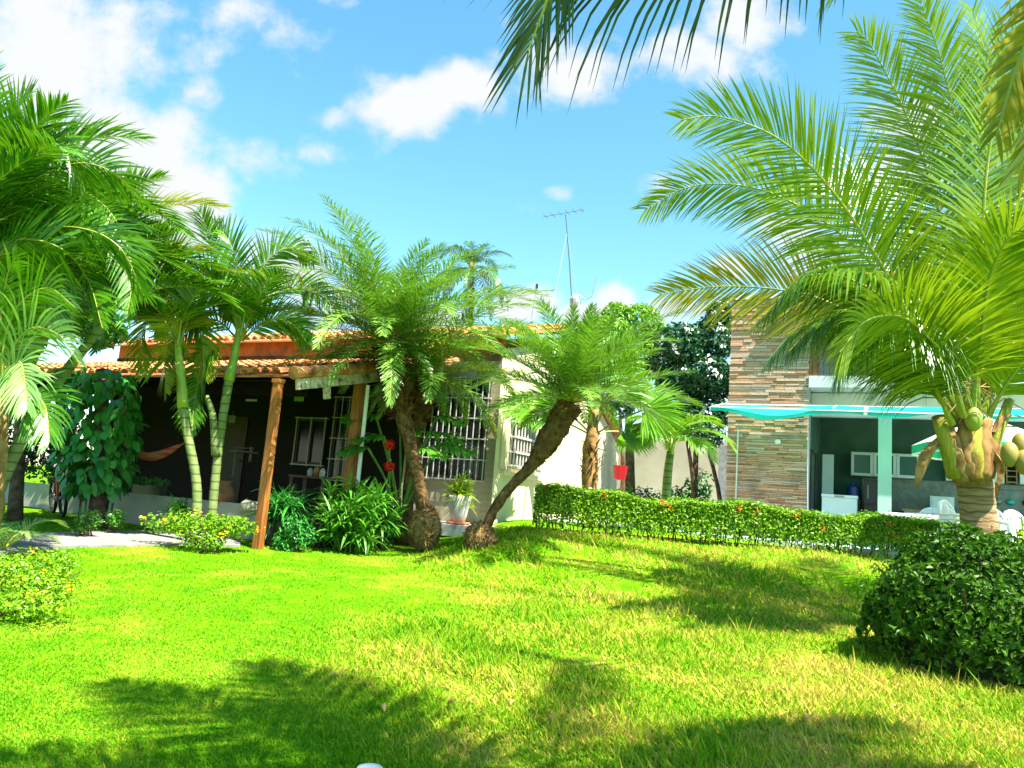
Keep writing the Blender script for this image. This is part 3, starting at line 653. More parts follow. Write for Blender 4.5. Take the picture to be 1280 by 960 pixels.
r = thing('water_bottle', B(.85, 3.1, TF), 'blue water bottle on a dark stand behind the freezer', 'bottle')
b = MB(); b.lathe(B(.82, 2.9, TF + 1.05), [(.12, 0), (.15, .03), (.15, .3), (.05, .38), (.05, .43)], 14); b.build('bottle', mat('blue bottle plastic', (.03, .10, .35), rough=.15, trans=.3), r)
b = MB(); b.box(B(.82, 2.9, TF + .52), (.34, .34, 1.04), AX); b.build('stand', M_BLACK, r)
b = MB(); b.box(B(2.75, 2.95, TF + 1.08), (.5, .38, .34), AX); b.box(B(2.7, 2.75, TF + 1.08), (.3, .02, .24), AX); simple('microwave', b, M_CABW, 'white microwave on the counter right of the green column', 'microwave')
r = thing('wall_fan', B(3.5, 3.4, 3.9), 'round dark wall fan above the kitchen cabinets', 'fan'); c_ = B(3.42, 3.2, 3.98)
b = MB(); 
for rr_ in (.24, .17, .1): b.tube([c_ + U2 * rr_ * math.cos(a) + Z3 * rr_ * math.sin(a) for a in np.linspace(0, 2 * math.pi, 21)], .008, 5, cap=False)
for a in np.linspace(0, 2 * math.pi, 17)[:-1]: b.bar(c_, c_ + U2 * .24 * math.cos(a) + Z3 * .24 * math.sin(a), .006, n=4)
b.build('guard', M_BLACK, r)
b = MB()
for a in (0, 2.1, 4.2): b.poly([c_ + N2 * .05, c_ + N2 * .06 + U2 * .2 * math.cos(a) + Z3 * .2 * math.sin(a), c_ + N2 * .04 + U2 * .2 * math.cos(a + 1.0) + Z3 * .2 * math.sin(a + 1.0)], N2 * .01)
b.build('blades', M_BLACK, r); b = MB(); b.blob(c_ - N2 * .02, (.06, .04, .06)); b.build('hub', M_WHITE, r); b = MB(); b.bar(c_ + N2 * .05, c_ + N2 * .32, .07, n=8); b.build('motor', M_BLACK, r)
r = thing('utensil_rail', B(4.1, 3.44, 2.6), 'rail of hanging utensils and a turquoise ladle above the counter', 'rail')
b = MB(); b.bar(B(3.7, 3.43, 2.72), B(4.9, 3.43, 2.72), .02); b.build('rail', M_METAL, r)
for i, (kk, m_) in enumerate(((3.8, M_METAL), (3.95, M_METAL), (4.2, mat('turquoise plastic', (.05, .5, .45))), (4.5, M_BLACK), (4.7, M_METAL))):
    b = MB(); b.bar(B(kk, 3.41, 2.71), B(kk, 3.41, 2.5), .015); b.lathe(B(kk, 3.40, 2.36), [(.02, 0), (.07 + .02 * (i == 2), .05), (.07 + .02 * (i == 2), .1), (.03, .15)], 10); b.build('utensil', m_, r)

def plastic_chair(p, rot, label, arms=True):
    r = thing('plastic_chair', p, label, 'chair', 'white plastic chairs on the terrace')
    c, s = math.cos(rot), math.sin(rot); X = np.array([c, s, 0]); Yv = np.array([-s, c, 0]); p = np.asarray(p)
    def W(x, y, z): return p + X * x + Yv * y + Z3 * z
    ax = np.array([X, Yv, Z3])
    b = MB(); b.box(W(0, 0, .43), (.46, .44, .03), ax); b.box(W(0, -.22, .40), (.46, .02, .06), ax); b.build('seat', M_PLAS, r)
    for sx in (-1, 1):
        for sy in (-1, 1): b = MB(); b.bar(W(sx * .25, sy * .24, 0), W(sx * .2, sy * .19, .42), .05, n=6, w2=.07); b.build('leg', M_PLAS, r)
    b = MB(); ar = [W(.23 * -math.cos(a), .22 + .10 * max(0, (.44 + .42 * math.sin(a) - .44)) / .42, .46 + .42 * math.sin(a) ** .6 if 0 < a < math.pi else .44) for a in np.linspace(0, math.pi, 15)]
    b.tube(ar, .024, 6); 
    for x in np.linspace(-.16, .16, 6):
        top = .46 + .40 * (1 - (x / .24) ** 2) ** .5; b.quadstrip([W(x - .02, .22, .45), W(x - .02, .31, top)], [W(x + .02, .22, .45), W(x + .02, .31, top)]); b.quadstrip([W(x + .02, .212, .45), W(x + .02, .302, top)], [W(x - .02, .212, .45), W(x - .02, .302, top)])
    b.poly([W(-.19, .30, .78), W(.19, .30, .78), W(.13, .315, .87), W(-.13, .315, .87)], Yv * .02)
    b.build('backrest', M_PLAS, r)
    for sx in (-1, 1): b = MB(); b.tube([W(sx * .24, .24, .64), W(sx * .27, 0, .65), W(sx * .26, -.18, .63), W(sx * .23, -.2, .44)], [.025, .03, .028, .025], 6); b.build('arm', M_PLAS, r)
    return r
def on_terrace(px, Y, dz=0): p = at(px, 650, Y); p[2] = TF + dz; return p
plastic_chair(on_terrace(1158, 16.2), 2.9, 'white slatted plastic chair between the cloth tables and the kitchen')
plastic_chair(on_terrace(1186, 15.6), 2.2, 'white plastic chair half hidden left of the coconut trunk')
def cloth_table(p, label):
    r = thing('table', p, label, 'table', 'white clothed tables on the terrace'); p = np.asarray(p)
    b = MB(); b.box(p + Z3 * .70, (.74, .74, .04), AX); V = []
    for i in range(40):
        a = i / 40 * 8; side = int(a // 2) % 4; f = (a % 2) - 1
        x, y = ((f, -1), (1, f), (-f, 1), (-1, -f))[side]; V.append((x, y))
    tp = [p + U2 * x * .38 + N2 * y * .38 + Z3 * .725 for x, y in V]; lw_ = [p + U2 * x * (.40 + .02 * math.sin(i * 1.9)) + N2 * y * (.40 + .02 * math.sin(i * 1.9)) + Z3 * (.50 + .03 * math.sin(i * .8)) for i, (x, y) in enumerate(V)]
    F = [[i, (i + 1) % 40, 40 + (i + 1) % 40, 40 + i] for i in range(40)] + [list(range(40))]
    b.add(tp + lw_, F); b.build('tablecloth', M_PLAS, r, smooth=False)
    for sx in (-1, 1):
        for sy in (-1, 1): b = MB(); b.bar(p + U2 * sx * .3 + N2 * sy * .3, p + U2 * sx * .3 + N2 * sy * .3 + Z3 * .69, .05); b.build('leg', M_PLAS, r)
cloth_table(on_terrace(1128, 15.4), 'white clothed table by the foot of the green column')
cloth_table(on_terrace(1168, 14.9), 'white clothed table in front of the slatted plastic chair')
def stack(px, Y, rot, n, label):
    for i in range(n): plastic_chair(on_terrace(px, Y, i * .075), rot, label[i])
stack(1203, 13.2, .55, 2, ['white plastic chair under another one behind the coconut trunk, its left', 'white plastic chair on top of a stack left behind the coconut trunk'])
plastic_chair(on_terrace(1238, 13.6), .9, 'white plastic chair with its tall back showing right of the coconut trunk')
plastic_chair(on_terrace(1262, 13.0), .3, 'white plastic chair second from the right edge, behind the yellow-green shrub')
plastic_chair(on_terrace(1284, 13.3), .2, 'white plastic chair cut by the right edge of the picture')
# parasol
pc = on_terrace(1236, 12.6); r = thing('parasol', pc, 'white and green garden parasol open behind the coconut trunk', 'parasol')
b = MB(); b.bar(pc, pc + Z3 * 2.5, .05, n=10); b.build('pole', M_WHITE, r); b = MB(); b.lathe(pc, [(.28, 0), (.28, .05), (.08, .1), (.04, .3)], 16); b.build('base', M_METAL, r)
cz = pc[2] + 1.85; n = 8
b = MB(); an = np.linspace(0, 2 * math.pi, n, endpoint=False) + .2; RR = 1.12
rim = [pc * [1, 1, 0] + np.array([RR * math.cos(a), RR * math.sin(a), cz]) for a in an]; mid = [pc * [1, 1, 0] + np.array([.62 * RR * math.cos(a), .62 * RR * math.sin(a), cz + .23]) for a in an]; ap = pc * [1, 1, 0] + np.array([0, 0, cz + .50])
low = [p + [0, 0, -.17] for p in rim]; V = rim + mid + [ap] + low
for i in range(n):
    j = (i + 1) % n; cm = 0 if i % 2 == 0 else 0
    b.add([V[i], V[j], V[n + j], V[n + i]], [[0, 1, 2, 3]], 0); b.add([V[n + i], V[n + j], ap], [[0, 1, 2]], 0); 
    b.add([V[i] * 1, V[j] * 1, low[j] + [0, 0, .03], low[i] + [0, 0, .03]], [[3, 2, 1, 0]], 1); b.add([low[i] + [0, 0, .03], low[j] + [0, 0, .03], low[j], low[i]], [[3, 2, 1, 0]], 0)
b.build('canopy', [M_PWHT, M_PGRN], r)
b = MB()
for p in rim: b.bar(ap - Z3 * .04, p - Z3 * .015, .015, n=4)
b.build('ribs', M_METAL, r)

# ------------------------------------------------------------------ back of the garden
b = MB(); b.box(B(-5.6, 7.6, 2.4), (7.4, .2, 3.2), AX); simple('boundary_wall', b, M_OLIVE, 'tall beige boundary wall at the back between the two houses', 'wall')
r = thing('garden_shed', B(-2.4, 4.4, 1.0), 'small grey outbuilding with vent blocks beside the stone pier', 'shed')
b = MB(); b.box(B(-2.35, 5.0, 2.3), (.9, 1.2, 2.6), AX); b.build('wall', M_BLUEG, r)
b = MB()
for i in range(3):
    for j in range(5): b.box(B(-2.35 + i * .17 + .1, 4.385, 2.0 + j * .17), (.11, .03, .11), AX)
b.build('vent_block', M_BLACK, r)

# ------------------------------------------------------------------ antennas
M_DARKM = mat('dark antenna metal', (.07, .075, .08), rough=.6)
a0 = at(716, 400, 18.6); a1 = at(707, 268, 18.6); r = thing('television_antenna', a0, 'tall thin antenna mast with one slanted boom above the roof', 'antenna')
b = MB(); b.tube([a0, at(712, 330, 18.6), a1], [.016, .014, .012], 6); b.build('mast', M_DARKM, r)
b = MB(); e0, e1 = at(679, 271, 18.5), at(730, 262, 18.7); b.bar(e0, e1, .016)
for f in np.linspace(.06, .94, 6): q = e0 * (1 - f) + e1 * f; b.bar(q - N2 * .16, q + N2 * .16, .012, n=4)
b.build('boom', M_DARKM, r)
b = MB(); top_ = at(709, 290, 18.6); b.bar(top_, at(688, 398, 18.2), .005, n=4); b.bar(top_, at(726, 398, 19.6), .005, n=4); b.build('guy_wire', M_WHITE, r)
q = at(718, 400, 18.3); r = thing('chimney', q, 'weathered grey vent pipe with a tilted round cap on the roof', 'chimney')
b = MB(); b.bar(at(716, 430, 18.3), at(721, 376, 18.3), .22, n=10); b.build('pipe', M_BLUEG, r)
b = MB(); b.blob(at(718, 376, 18.2), (.12, .1, .17), 10, 7, .05); b.build('cap', M_BLUEG, r)
b = MB(); b.tube([at(722, 368, 18.2), at(732, 374, 18.2), at(740, 370, 18.2), at(746, 345, 18.2)], .014, 5); simple('bent_wire', b, M_METAL, 'bent thin metal rod curling up beside the vent pipe', 'rod')
r = thing('small_antenna', at(665, 400, 18.4), 'short roof antenna with a small dark head left of the vent pipe', 'antenna')
b = MB(); b.bar(at(664, 400, 18.4), at(671, 358, 18.4), .03); b.bar(at(671, 364, 18.4), at(647, 374, 18.4), .014); b.build('mast', M_METAL, r); b = MB(); b.box(at(671, 358, 18.4), (.06, .1, .1)); b.build('head', M_BLACK, r)

# ------------------------------------------------------------------ palms
def frond(path, nl, ll, lw, a0, a1, vee, droop, pet=.15, rr=.018, K=4, jit=.06, twist=0, lenprof=None, face=0):
    """returns a mesh builder: slot 0 leaflets, slot 1 rib"""
    P = bez(path, 40); mb = MB(); seg = np.linalg.norm(np.diff(P, axis=0), axis=1); s = np.concatenate([[0], np.cumsum(seg)]); s /= s[-1]
    tt = np.linspace(pet, .995, nl) + rng.normal(0, .002, nl); tt = np.clip(tt, 0, 1)
    pos = np.stack([np.interp(tt, s, P[:, i]) for i in range(3)], 1); T = nrm(np.gradient(P, axis=0)); Tn = nrm(np.stack([np.interp(tt, s, T[:, i]) for i in range(3)], 1))
    ref = np.array([0, 0, 1.0]); S = np.cross(Tn, ref); 
    bad = np.linalg.norm(S, axis=1) < .25
    h = nrm((P[-1] - P[0]) * [1, 1, 0] + 1e-6); S[bad] = np.cross(np.cross(ref, -h) * 0 + h, ref)
    S = nrm(S)
    if face:
        S1 = nrm(np.cross(Tn, np.array([.1, 1.0, .05]))); sgn = np.sign(np.sum(S * S1, 1)); sgn[sgn == 0] = 1; sgn = np.sign(np.median(sgn)) or 1
        S = nrm(S * sgn * (1 - face) + S1 * face); S = nrm(S - Tn * np.sum(S * Tn, 1)[:, None])
    Nn = np.cross(S, Tn)
    if np.median(Nn[:, 2]) < -.05: S = -S; Nn = -Nn
    if twist: ct, st = math.cos(twist), math.sin(twist); S, Nn = S * ct + Nn * st, Nn * ct - S * st
    u = (tt - pet) / (1 - pet); ang = np.radians(a0 + (a1 - a0) * u)
    lp = (np.sin(np.pi * np.clip(u * .80 + .14, 0, 1)) ** .6 * (1 - .35 * u)) if lenprof is None else lenprof(u)
    for sg in (-1, 1):
        aa = ang + rng.normal(0, jit, nl); vv = R(vee) + rng.normal(0, jit * 1.6, nl)
        d = Tn * np.cos(aa)[:, None] + (S * sg * np.cos(vv)[:, None] + Nn * np.sin(vv)[:, None]) * np.sin(aa)[:, None]
        side = nrm(Tn - d * np.sum(Tn * d, 1)[:, None])
        V, F = blades(pos, d, ll * lp * (1 + rng.normal(0, .06, nl)), lw * (.55 + .45 * lp), droop * (1 + rng.normal(0, .25, nl)), K, side, [.5, 1, .9, .55, .05][:K + 1] if K == 4 else None)
        mb.add(V, F, 0)
    rad = np.interp(np.linspace(0, 1, len(P)), [0, .12, 1], [rr * 2.0, rr, rr * .18]); mb.tube(P, rad, 6, 1)
    return mb
def arc(c, az, e0, e1, Ln, n=7, daz=0, pw=1.2):
    p = np.array(c, float); out = [p.copy()]
    for i in range(n - 1):
        f = (i + .5) / (n - 1); e = R(e0 + (e1 - e0) * f ** pw); a = az + daz * f
        p = p + Ln / (n - 1) * np.array([math.cos(e) * math.cos(a), math.cos(e) * math.sin(a), math.sin(e)]); out.append(p.copy())
    return out
STY = dict(
    coconut=dict(nl=140, ll=1.08, lw=.027, a0=66, a1=30, vee=-4, droop=.95, pet=.17, rr=.022),
    phoenix=dict(nl=96, ll=.50, lw=.018, a0=60, a1=30, vee=14, droop=.3, pet=.08, rr=.010, K=3, jit=.14),
    areca=dict(nl=58, ll=.66, lw=.033, a0=60, a1=26, vee=20, droop=.55, pet=.16, rr=.014))
def bf(root, path, style, m, rm=None, **kw):
    d = dict(STY[style]); d.update(kw); return frond(path, **d).build('frond', [m, rm or M_RACH], root)

# coconut palm on the right
cb = gpt(at(1222, 780, 8.6)[0], 8.6, -.1); crown = at(1214, 515, 8.6); crown0 = at(1212, 545, 8.6)
coco = thing('coconut_palm', cb, 'big coconut palm with ringed grey trunk behind the round bush', 'palm tree')
b = MB(); P = bez([cb, at(1226, 690, 8.6), at(1218, 600, 8.6), at(1212, 540, 8.6)], 34); rad = np.interp(np.linspace(0, 1, 34), [0, .5, .75, 1], [.25, .178, .182, .21]) * (1 + .035 * (np.arange(34) % 3 == 0)); b.tube(P, rad, 18, jit=.012); b.build('trunk', M_BARKC, coco, smooth=True)
for i, (x0, y0, x1, y1, w0, w1, m_) in enumerate(((1196, 595, 1172, 520, .20, .13, M_BOOT), (1216, 602, 1218, 535, .24, .17, M_BOOT), (1230, 592, 1262, 500, .14, .10, M_BOOT), (1202, 600, 1184, 528, .20, .12, M_DRY), (1210, 600, 1204, 525, .22, .14, M_DRY), (1224, 600, 1232, 525, .22, .14, M_DRY), (1232, 596, 1250, 528, .18, .10, M_DRY))):
    b = MB(); b.tube(bez([at(x0, y0, 8.42), at((x0 + x1) / 2, (y0 + y1) / 2, 8.36), at(x1, y1, 8.42)], 8), np.linspace(w0 / 2, w1 / 2, 8) * (1 + (.12 if m_ is M_DRY else .02) * np.sin(np.arange(8) * 2.2 + i)), 10, jit=.09 if m_ is M_DRY else .02); b.build('leaf_base', m_, coco, smooth=True)
for (pts_, w_) in ((((1180, 545, 8.4), (1160, 570, 8.3), (1148, 610, 8.3)), .16), (((1240, 560, 8.3), (1255, 585, 8.25), (1248, 620, 8.25)), .1), (((1225, 500, 8.5), (1240, 470, 8.4), (1272, 478, 8.3)), .14), (((1200, 500, 8.5), (1192, 470, 8.4), (1190, 445, 8.4)), .12), (((1245, 540, 8.3), (1262, 520, 8.3), (1285, 522, 8.2)), .12)):
    q = bez([at(*p) for p in pts_], 9); sd = RT; ww = w_ * np.sin(np.linspace(.5, 2.9, 9)); b = MB(); b.quadstrip(q - sd * ww[:, None] / 2 + fw * .04, q); b.quadstrip(q, q + sd * ww[:, None] / 2 + fw * .05); b.build('dry_sheath', M_DRY, coco)
b = MB(); nn_ = 200
for i in range(16):
    p0 = crown + np.array([random.gauss(0, .16), random.gauss(-.12, .08), random.gauss(.1, .12)]); b.tube([p0, p0 + [random.gauss(0, .15), -.08, random.gauss(.1, .12)], p0 + [random.gauss(0, .25), -.1, random.gauss(.08, .2)]], .008, 4)
b.build('flower_stalk', M_RACHB, coco)
for (px, py, Y, m_) in ((1217, 524, 8.25, M_COCF), (1262, 568, 8.1, M_COCB), (1280, 578, 8.05, M_COCB), (1276, 556, 8.2, M_COCB)):
    q = at(px, py, Y); b = MB(); b.blob(q, (.088, .088, .135), 14, 10); b.build('coconut', m_, coco, smooth=True)
def pxf(pts_): return [at(*p) for p in pts_]
CF = [  # explicit fronds seen in the photograph: (px, py, depth) along the rib
    ([(1205, 520, 8.5), (1165, 440, 8.2), (1110, 345, 7.9), (1045, 245, 7.7), (975, 175, 7.6), (900, 146, 7.6), (850, 150, 7.6)], M_COCO, .0),
    ([(1205, 510, 8.7), (1140, 400, 8.8), (1060, 300, 9.0), (960, 240, 9.1), (870, 232, 9.2), (806, 262, 9.2)], M_COCO, .0),
    ([(1200, 520, 8.4), (1150, 430, 8.0), (1085, 360, 7.8), (1010, 345, 7.7), (950, 400, 7.7)], M_COCO, .0),
    ([(1195, 525, 8.6), (1150, 470, 8.5), (1095, 400, 8.5), (1030, 400, 8.4), (985, 440, 8.4)], M_COCO, 0),
    ([(1200, 520, 8.8), (1120, 430, 9.3), (1020, 372, 9.6), (910, 358, 9.8), (825, 368, 9.9)], M_COCOY, .0),
    ([(1210, 510, 8.6), (1200, 400, 8.6), (1175, 270, 8.5), (1135, 150, 8.5), (1090, 60, 8.5), (1070, 40, 8.5)], M_COCO, .0),
    ([(1218, 510, 8.6), (1215, 380, 8.5), (1205, 220, 8.3), (1180, 90, 8.1), (1150, 0, 8.0)], M_COCO, .0),
    ([(1222, 510, 8.7), (1235, 390, 8.8), (1245, 250, 8.8), (1240, 110, 8.8), (1215, 10, 8.8)], M_COCO, .0),
    ([(1228, 515, 8.5), (1255, 430, 8.4), (1290, 330, 8.3), (1340, 250, 8.2), (1400, 220, 8.1)], M_COCO, 0),
    ([(1235, 520, 8.5), (1265, 470, 8.3), (1310, 420, 8.1), (1370, 420, 8.0)], M_COCO, 0),
    ([(1190, 530, 8.3), (1160, 470, 8.0), (1110, 420, 7.8), (1070, 430, 7.7), (1045, 470, 7.7)], M_COCO, 0),
    ([(1215, 510, 8.9), (1180, 380, 9.4), (1120, 270, 9.8), (1040, 220, 10.0), (960, 250, 10.1)], M_COCO, 0),
    ([(1225, 510, 8.9), (1260, 380, 9.4), (1300, 260, 9.8), (1330, 200, 10)], M_COCO, 0),
    ([(1210, 515, 8.7), (1190, 440, 9.1), (1150, 380, 9.6), (1090, 370, 10.0), (1030, 420, 10.2)], M_COCO, 0),
    ([(1205, 520, 8.2), (1180, 450, 7.7), (1135, 400, 7.3), (1085, 400, 7.1), (1050, 440, 7.0)], M_COCO, 0),
    ([(1195, 520, 8.8), (1130, 440, 9.2), (1060, 400, 9.5), (1000, 410, 9.7), (960, 450, 9.8)], M_COCO, 0),
    ([(1225, 510, 8.8), (1262, 380, 8.9), (1300, 230, 8.9), (1330, 90, 8.9)], M_COCO, 0),
    ([(1230, 515, 8.9), (1280, 420, 9.2), (1340, 360, 9.5), (1400, 380, 9.6)], M_COCO, 0),
    ([(1220, 510, 8.4), (1225, 360, 8.1), (1235, 200, 7.9), (1265, 60, 7.7), (1300, -30, 7.6)], M_COCO, 0),
    ([(1215, 515, 8.3), (1225, 430, 7.9), (1240, 340, 7.5), (1270, 290, 7.2), (1310, 300, 7.0)], M_COCO, 0),
]
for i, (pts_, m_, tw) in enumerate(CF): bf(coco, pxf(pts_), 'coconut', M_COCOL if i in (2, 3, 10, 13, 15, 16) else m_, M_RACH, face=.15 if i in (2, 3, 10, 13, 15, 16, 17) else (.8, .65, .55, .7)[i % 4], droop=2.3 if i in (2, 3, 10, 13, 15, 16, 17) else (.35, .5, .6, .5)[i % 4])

# coconut palm beside the camera (its fronds hang into the top of the picture)
nb = np.array([2.85, .75, float(gh(2.85, .75)) - .1]); nc = np.array([2.6, 1.15, 5.2])
near = thing('coconut_palm', nb, 'near coconut palm whose dark fronds hang into the top of the picture', 'palm tree')
b = MB(); P = bez([nb, nb + [-.1, .1, 2.2], nb + [-.25, .3, 4.4], nc], 26); b.tube(P, np.interp(np.linspace(0, 1, 26), [0, .2, 1], [.26, .19, .16]), 14, jit=.02); b.build('trunk', M_BARKC, near, smooth=True)
NF = [
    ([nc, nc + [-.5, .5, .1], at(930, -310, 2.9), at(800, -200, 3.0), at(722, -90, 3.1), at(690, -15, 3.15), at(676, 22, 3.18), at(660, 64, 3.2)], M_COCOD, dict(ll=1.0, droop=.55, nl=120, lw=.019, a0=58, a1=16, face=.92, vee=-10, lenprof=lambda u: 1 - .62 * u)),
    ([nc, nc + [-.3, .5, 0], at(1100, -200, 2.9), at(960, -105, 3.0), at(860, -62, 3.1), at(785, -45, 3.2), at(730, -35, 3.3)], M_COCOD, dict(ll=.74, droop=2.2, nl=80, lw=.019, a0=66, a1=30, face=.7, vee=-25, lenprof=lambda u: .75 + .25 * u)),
    ([nc, nc + [-.2, .6, -.4], at(1390, -160, 2.5), at(1320, -30, 2.5), at(1272, 80, 2.5), at(1245, 170, 2.5)], M_COCOY, dict(ll=.50, droop=.7, lw=.024, face=.8)),
    ([nc, nc + [-.1, .5, -.5], at(1450, -60, 2.3), at(1380, 50, 2.3), at(1320, 130, 2.35), at(1272, 215, 2.4)], M_COCOY, dict(ll=.5, droop=.8, lw=.024, face=.6)),
    ([nc, nc + [-.1, 1.0, .4], at(1300, -220, 4.0), at(1180, -110, 4.3), at(1090, -50, 4.5), at(1035, -5, 4.6)], M_COCO, dict(ll=.6, droop=1.2)),
]
for pts_, m_, kw_ in NF: bf(near, pts_, 'coconut', m_, M_RACH, **kw_)
for az, e0, e1, Ln in ((2.62, 30, -15, 3.4), (3.0, 26, -25, 3.4), (2.3, 46, 5, 3.1), (.95, 28, -20, 2.5), (.5, 30, -20, 2.6), (-.2, 30, -20, 2.8), (4.3, 35, -30, 3.2), (5.2, 35, -30, 3.2), (.1, 35, -35, 3.2), (.8, 40, -40, 3.2)):
    bf(near, arc(nc, az, e0, e1, Ln), 'coconut', M_COCO)

# date palms
def boots(root, path, r0_, r1_, n, ln=.16):
    P = bez(path, 20); b = MB(); t = rng.uniform(0, 1, n); pos = np.stack([np.interp(t, np.linspace(0, 1, 20), P[:, i]) for i in range(3)], 1); T = nrm(np.gradient(P, axis=0)); Tn = np.stack([np.interp(t, np.linspace(0, 1, 20), T[:, i]) for i in range(3)], 1)
    o = nrm(np.cross(Tn, rng.normal(0, 1, (n, 3)))); rr_ = (r0_ + (r1_ - r0_) * t)[:, None]
    V, F = blades(pos + o * rr_ * .85, o * .8 + Tn * rng.uniform(-.3, 1.0, (n, 1)), ln * rng.uniform(.5, 1.2, n), .05 * rng.uniform(.6, 1.3, n), -.2, 3, None, [1, .8, .5, .1]); b.add(V, F)
    b.build('leaf_boots', M_SHAG, root)
def date_palm(label, base, ball, tpath, trad, cr, fr, mm=M_PHX, bootpath=None, br=(.2, .28), nboot=420, bl=.16, gold=()):
    r = thing('date_palm', base, label, 'palm tree', 'date palms in front of the cream house')
    b = MB(); b.tube(bez(tpath, 24), np.interp(np.linspace(0, 1, 24), np.linspace(0, 1, len(trad)), trad) * (1 + .07 * (np.arange(24) % 2)), 16, jit=.09); b.build('trunk', M_PHT, r, smooth=True)
    if ball:
        c, rad = ball; b = MB(); b.blob(c, rad, 18, 14, .06); n = 900; d = nrm(rng.normal(0, 1, (n, 3))); V, F = blades(np.asarray(c) + d * np.asarray(rad) * .97, d + rng.normal(0, .5, (n, 3)), rng.uniform(.03, .09, n), .012, .8, 2); b.add(V, F); b.build('root_mass', M_ROOT, r)
    if bootpath is not None: boots(r, bootpath, br[0], br[1], nboot, bl)
    for i, (az, e0, e1, Ln) in enumerate(fr):
        bf(r, arc(cr + np.array([.06 * math.cos(az), .06 * math.sin(az), 0]), az, e0, e1, Ln, daz=random.gauss(0, .12)), 'phoenix', M_ARECAY if i in gold else mm, M_RACH, ll=.40 * min(1, Ln / 2.0) + .04)
    return r
def ring(n, e0, e1, Ln, off=0, je=8, jl=.12): return [(off + 2 * math.pi * i / n + random.gauss(0, .1), e0 + random.gauss(0, je), e1 + random.gauss(0, je), Ln * (1 + random.gauss(0, jl))) for i in range(n)]
g1 = ground(532, 690); Yd = g1[1]
c1 = at(484, 425, Yd)
fr = ring(10, 72, 26, 1.85, 0, 6, .06) + ring(17, 52, 2, 2.7, .3) + ring(17, 34, -18, 2.8, .1) + ring(12, 14, -40, 2.5, .2) + ring(7, -12, -62, 1.5, .5)
date_palm('tallest date palm, shaggy brown trunk bulging above a fat root ball', g1, (at(531, 660, Yd), (.27, .25, .36)), [at(531, 660, Yd), at(523, 600, Yd), at(510, 545, Yd), at(500, 510, Yd), at(490, 470, Yd), at(484, 430, Yd)], [.10, .105, .11, .13, .2, .2], c1, fr, bootpath=[at(502, 520, Yd), at(492, 475, Yd), at(484, 428, Yd)], br=(.14, .27), nboot=900, gold=(35, 37))
g2 = ground(508, 684); Y2 = g2[1] + .35; c2 = at(535, 470, Y2)
fr = ring(8, 60, 0, 2.0) + ring(10, 30, -36, 2.1, .3) + ring(9, -5, -65, 1.6, .1)
date_palm('shorter date palm with dark trunk, just behind the tallest date palm', gpt(g2[0], Y2), (at(508, 662, Y2), (.2, .2, .34)), [at(508, 655, Y2), at(512, 600, Y2), at(520, 545, Y2), at(530, 500, Y2), at(534, 470, Y2)], [.10, .10, .11, .17, .19], c2, fr, bootpath=[at(524, 530, Y2), at(534, 465, Y2)], br=(.14, .24), nboot=500, gold=(2, 16, 17, 18))
g3 = ground(600, 688); Y3 = g3[1] + .2; c3_ = at(716, 502, Y3 - .1)
fr = ring(9, 76, 40, 1.5, 0, 6, .06) + ring(11, 56, 10, 1.95, .3) + ring(12, 34, -8, 2.1, .1) + ring(10, 14, -40, 1.65, .2)
date_palm('leaning date palm curving over to the right in front of the white gable', gpt(g3[0], Y3), (at(600, 672, Y3), (.25, .24, .23)), [at(606, 668, Y3), at(616, 640, Y3), at(640, 607, Y3), at(664, 582, Y3), at(680, 560, Y3), at(697, 532, Y3), at(714, 505, Y3)], [.074, .072, .074, .085, .17, .20, .17], c3_, fr, bootpath=[at(670, 575, Y3), at(684, 556, Y3), at(697, 532, Y3), at(714, 502, Y3)], br=(.10, .20), nboot=900, bl=.09)

# ringed palms on the left
def ringed_trunk(root, path, rad, n=40):
    b = MB(); P = bez(path, n); k = np.arange(n); b.tube(P, np.interp(np.linspace(0, 1, n), np.linspace(0, 1, len(rad)), rad) * (1 + .05 * (k % 3 == 0)), 14, jit=.006); return b.build('trunk', M_RING, root, smooth=True)
gA = ground(263, 676); YA = gA[1]
tA = thing('ringed_palm', gA, 'slim ringed palm leaning right, with upright bright green fronds', 'palm tree', 'ringed palms on the left')
cA = at(301, 425, YA)
ringed_trunk(tA, [gA - Z3 * .05, at(268, 610, YA), at(276, 540, YA), at(287, 470, YA)], [.075, .066, .064, .07])
b = MB(); b.tube(bez([at(286, 476, YA), at(293, 445, YA), at(300, 405, YA)], 8), np.linspace(.085, .045, 8), 12); b.build('crownshaft', M_SHAFT, tA, smooth=True)
for pts_ in ([(298, 425), (288, 370), (268, 315), (252, 272), (246, 262)], [(300, 420), (312, 370), (335, 325), (365, 310), (392, 330)], [(300, 420), (285, 380), (255, 345), (225, 340), (200, 370)], [(302, 420), (330, 375), (370, 360), (410, 375), (430, 400)],
             [(298, 425), (270, 400), (240, 410), (215, 450)], [(303, 425), (335, 400), (365, 405), (385, 430)], [(300, 420), (300, 350), (285, 300), (262, 276)], [(296, 430), (262, 440), (245, 490), (240, 540)]):
    bf(tA, [at(x, y, YA + .25 * math.sin(i * 1.3 + x)) for i, (x, y) in enumerate(pts_)], 'areca', M_ARECA, ll=.66, face=.75, droop=.6)
for az, e0, e1, Ln in ring(5, 62, -15, 1.7, .6): bf(tA, arc(cA, az, e0, e1, Ln), 'areca', M_ARECA)
b = MB(); b.tube(bez([at(270, 570, YA - .05), at(266, 520, YA - .05), at(258, 495, YA - .05)], 8), np.linspace(.07, .035, 8), 10); b.build('side_shoot', M_RING, tA, smooth=True)
gB = ground(254, 680); gB[0] -= .08; YB = gB[1] - .1
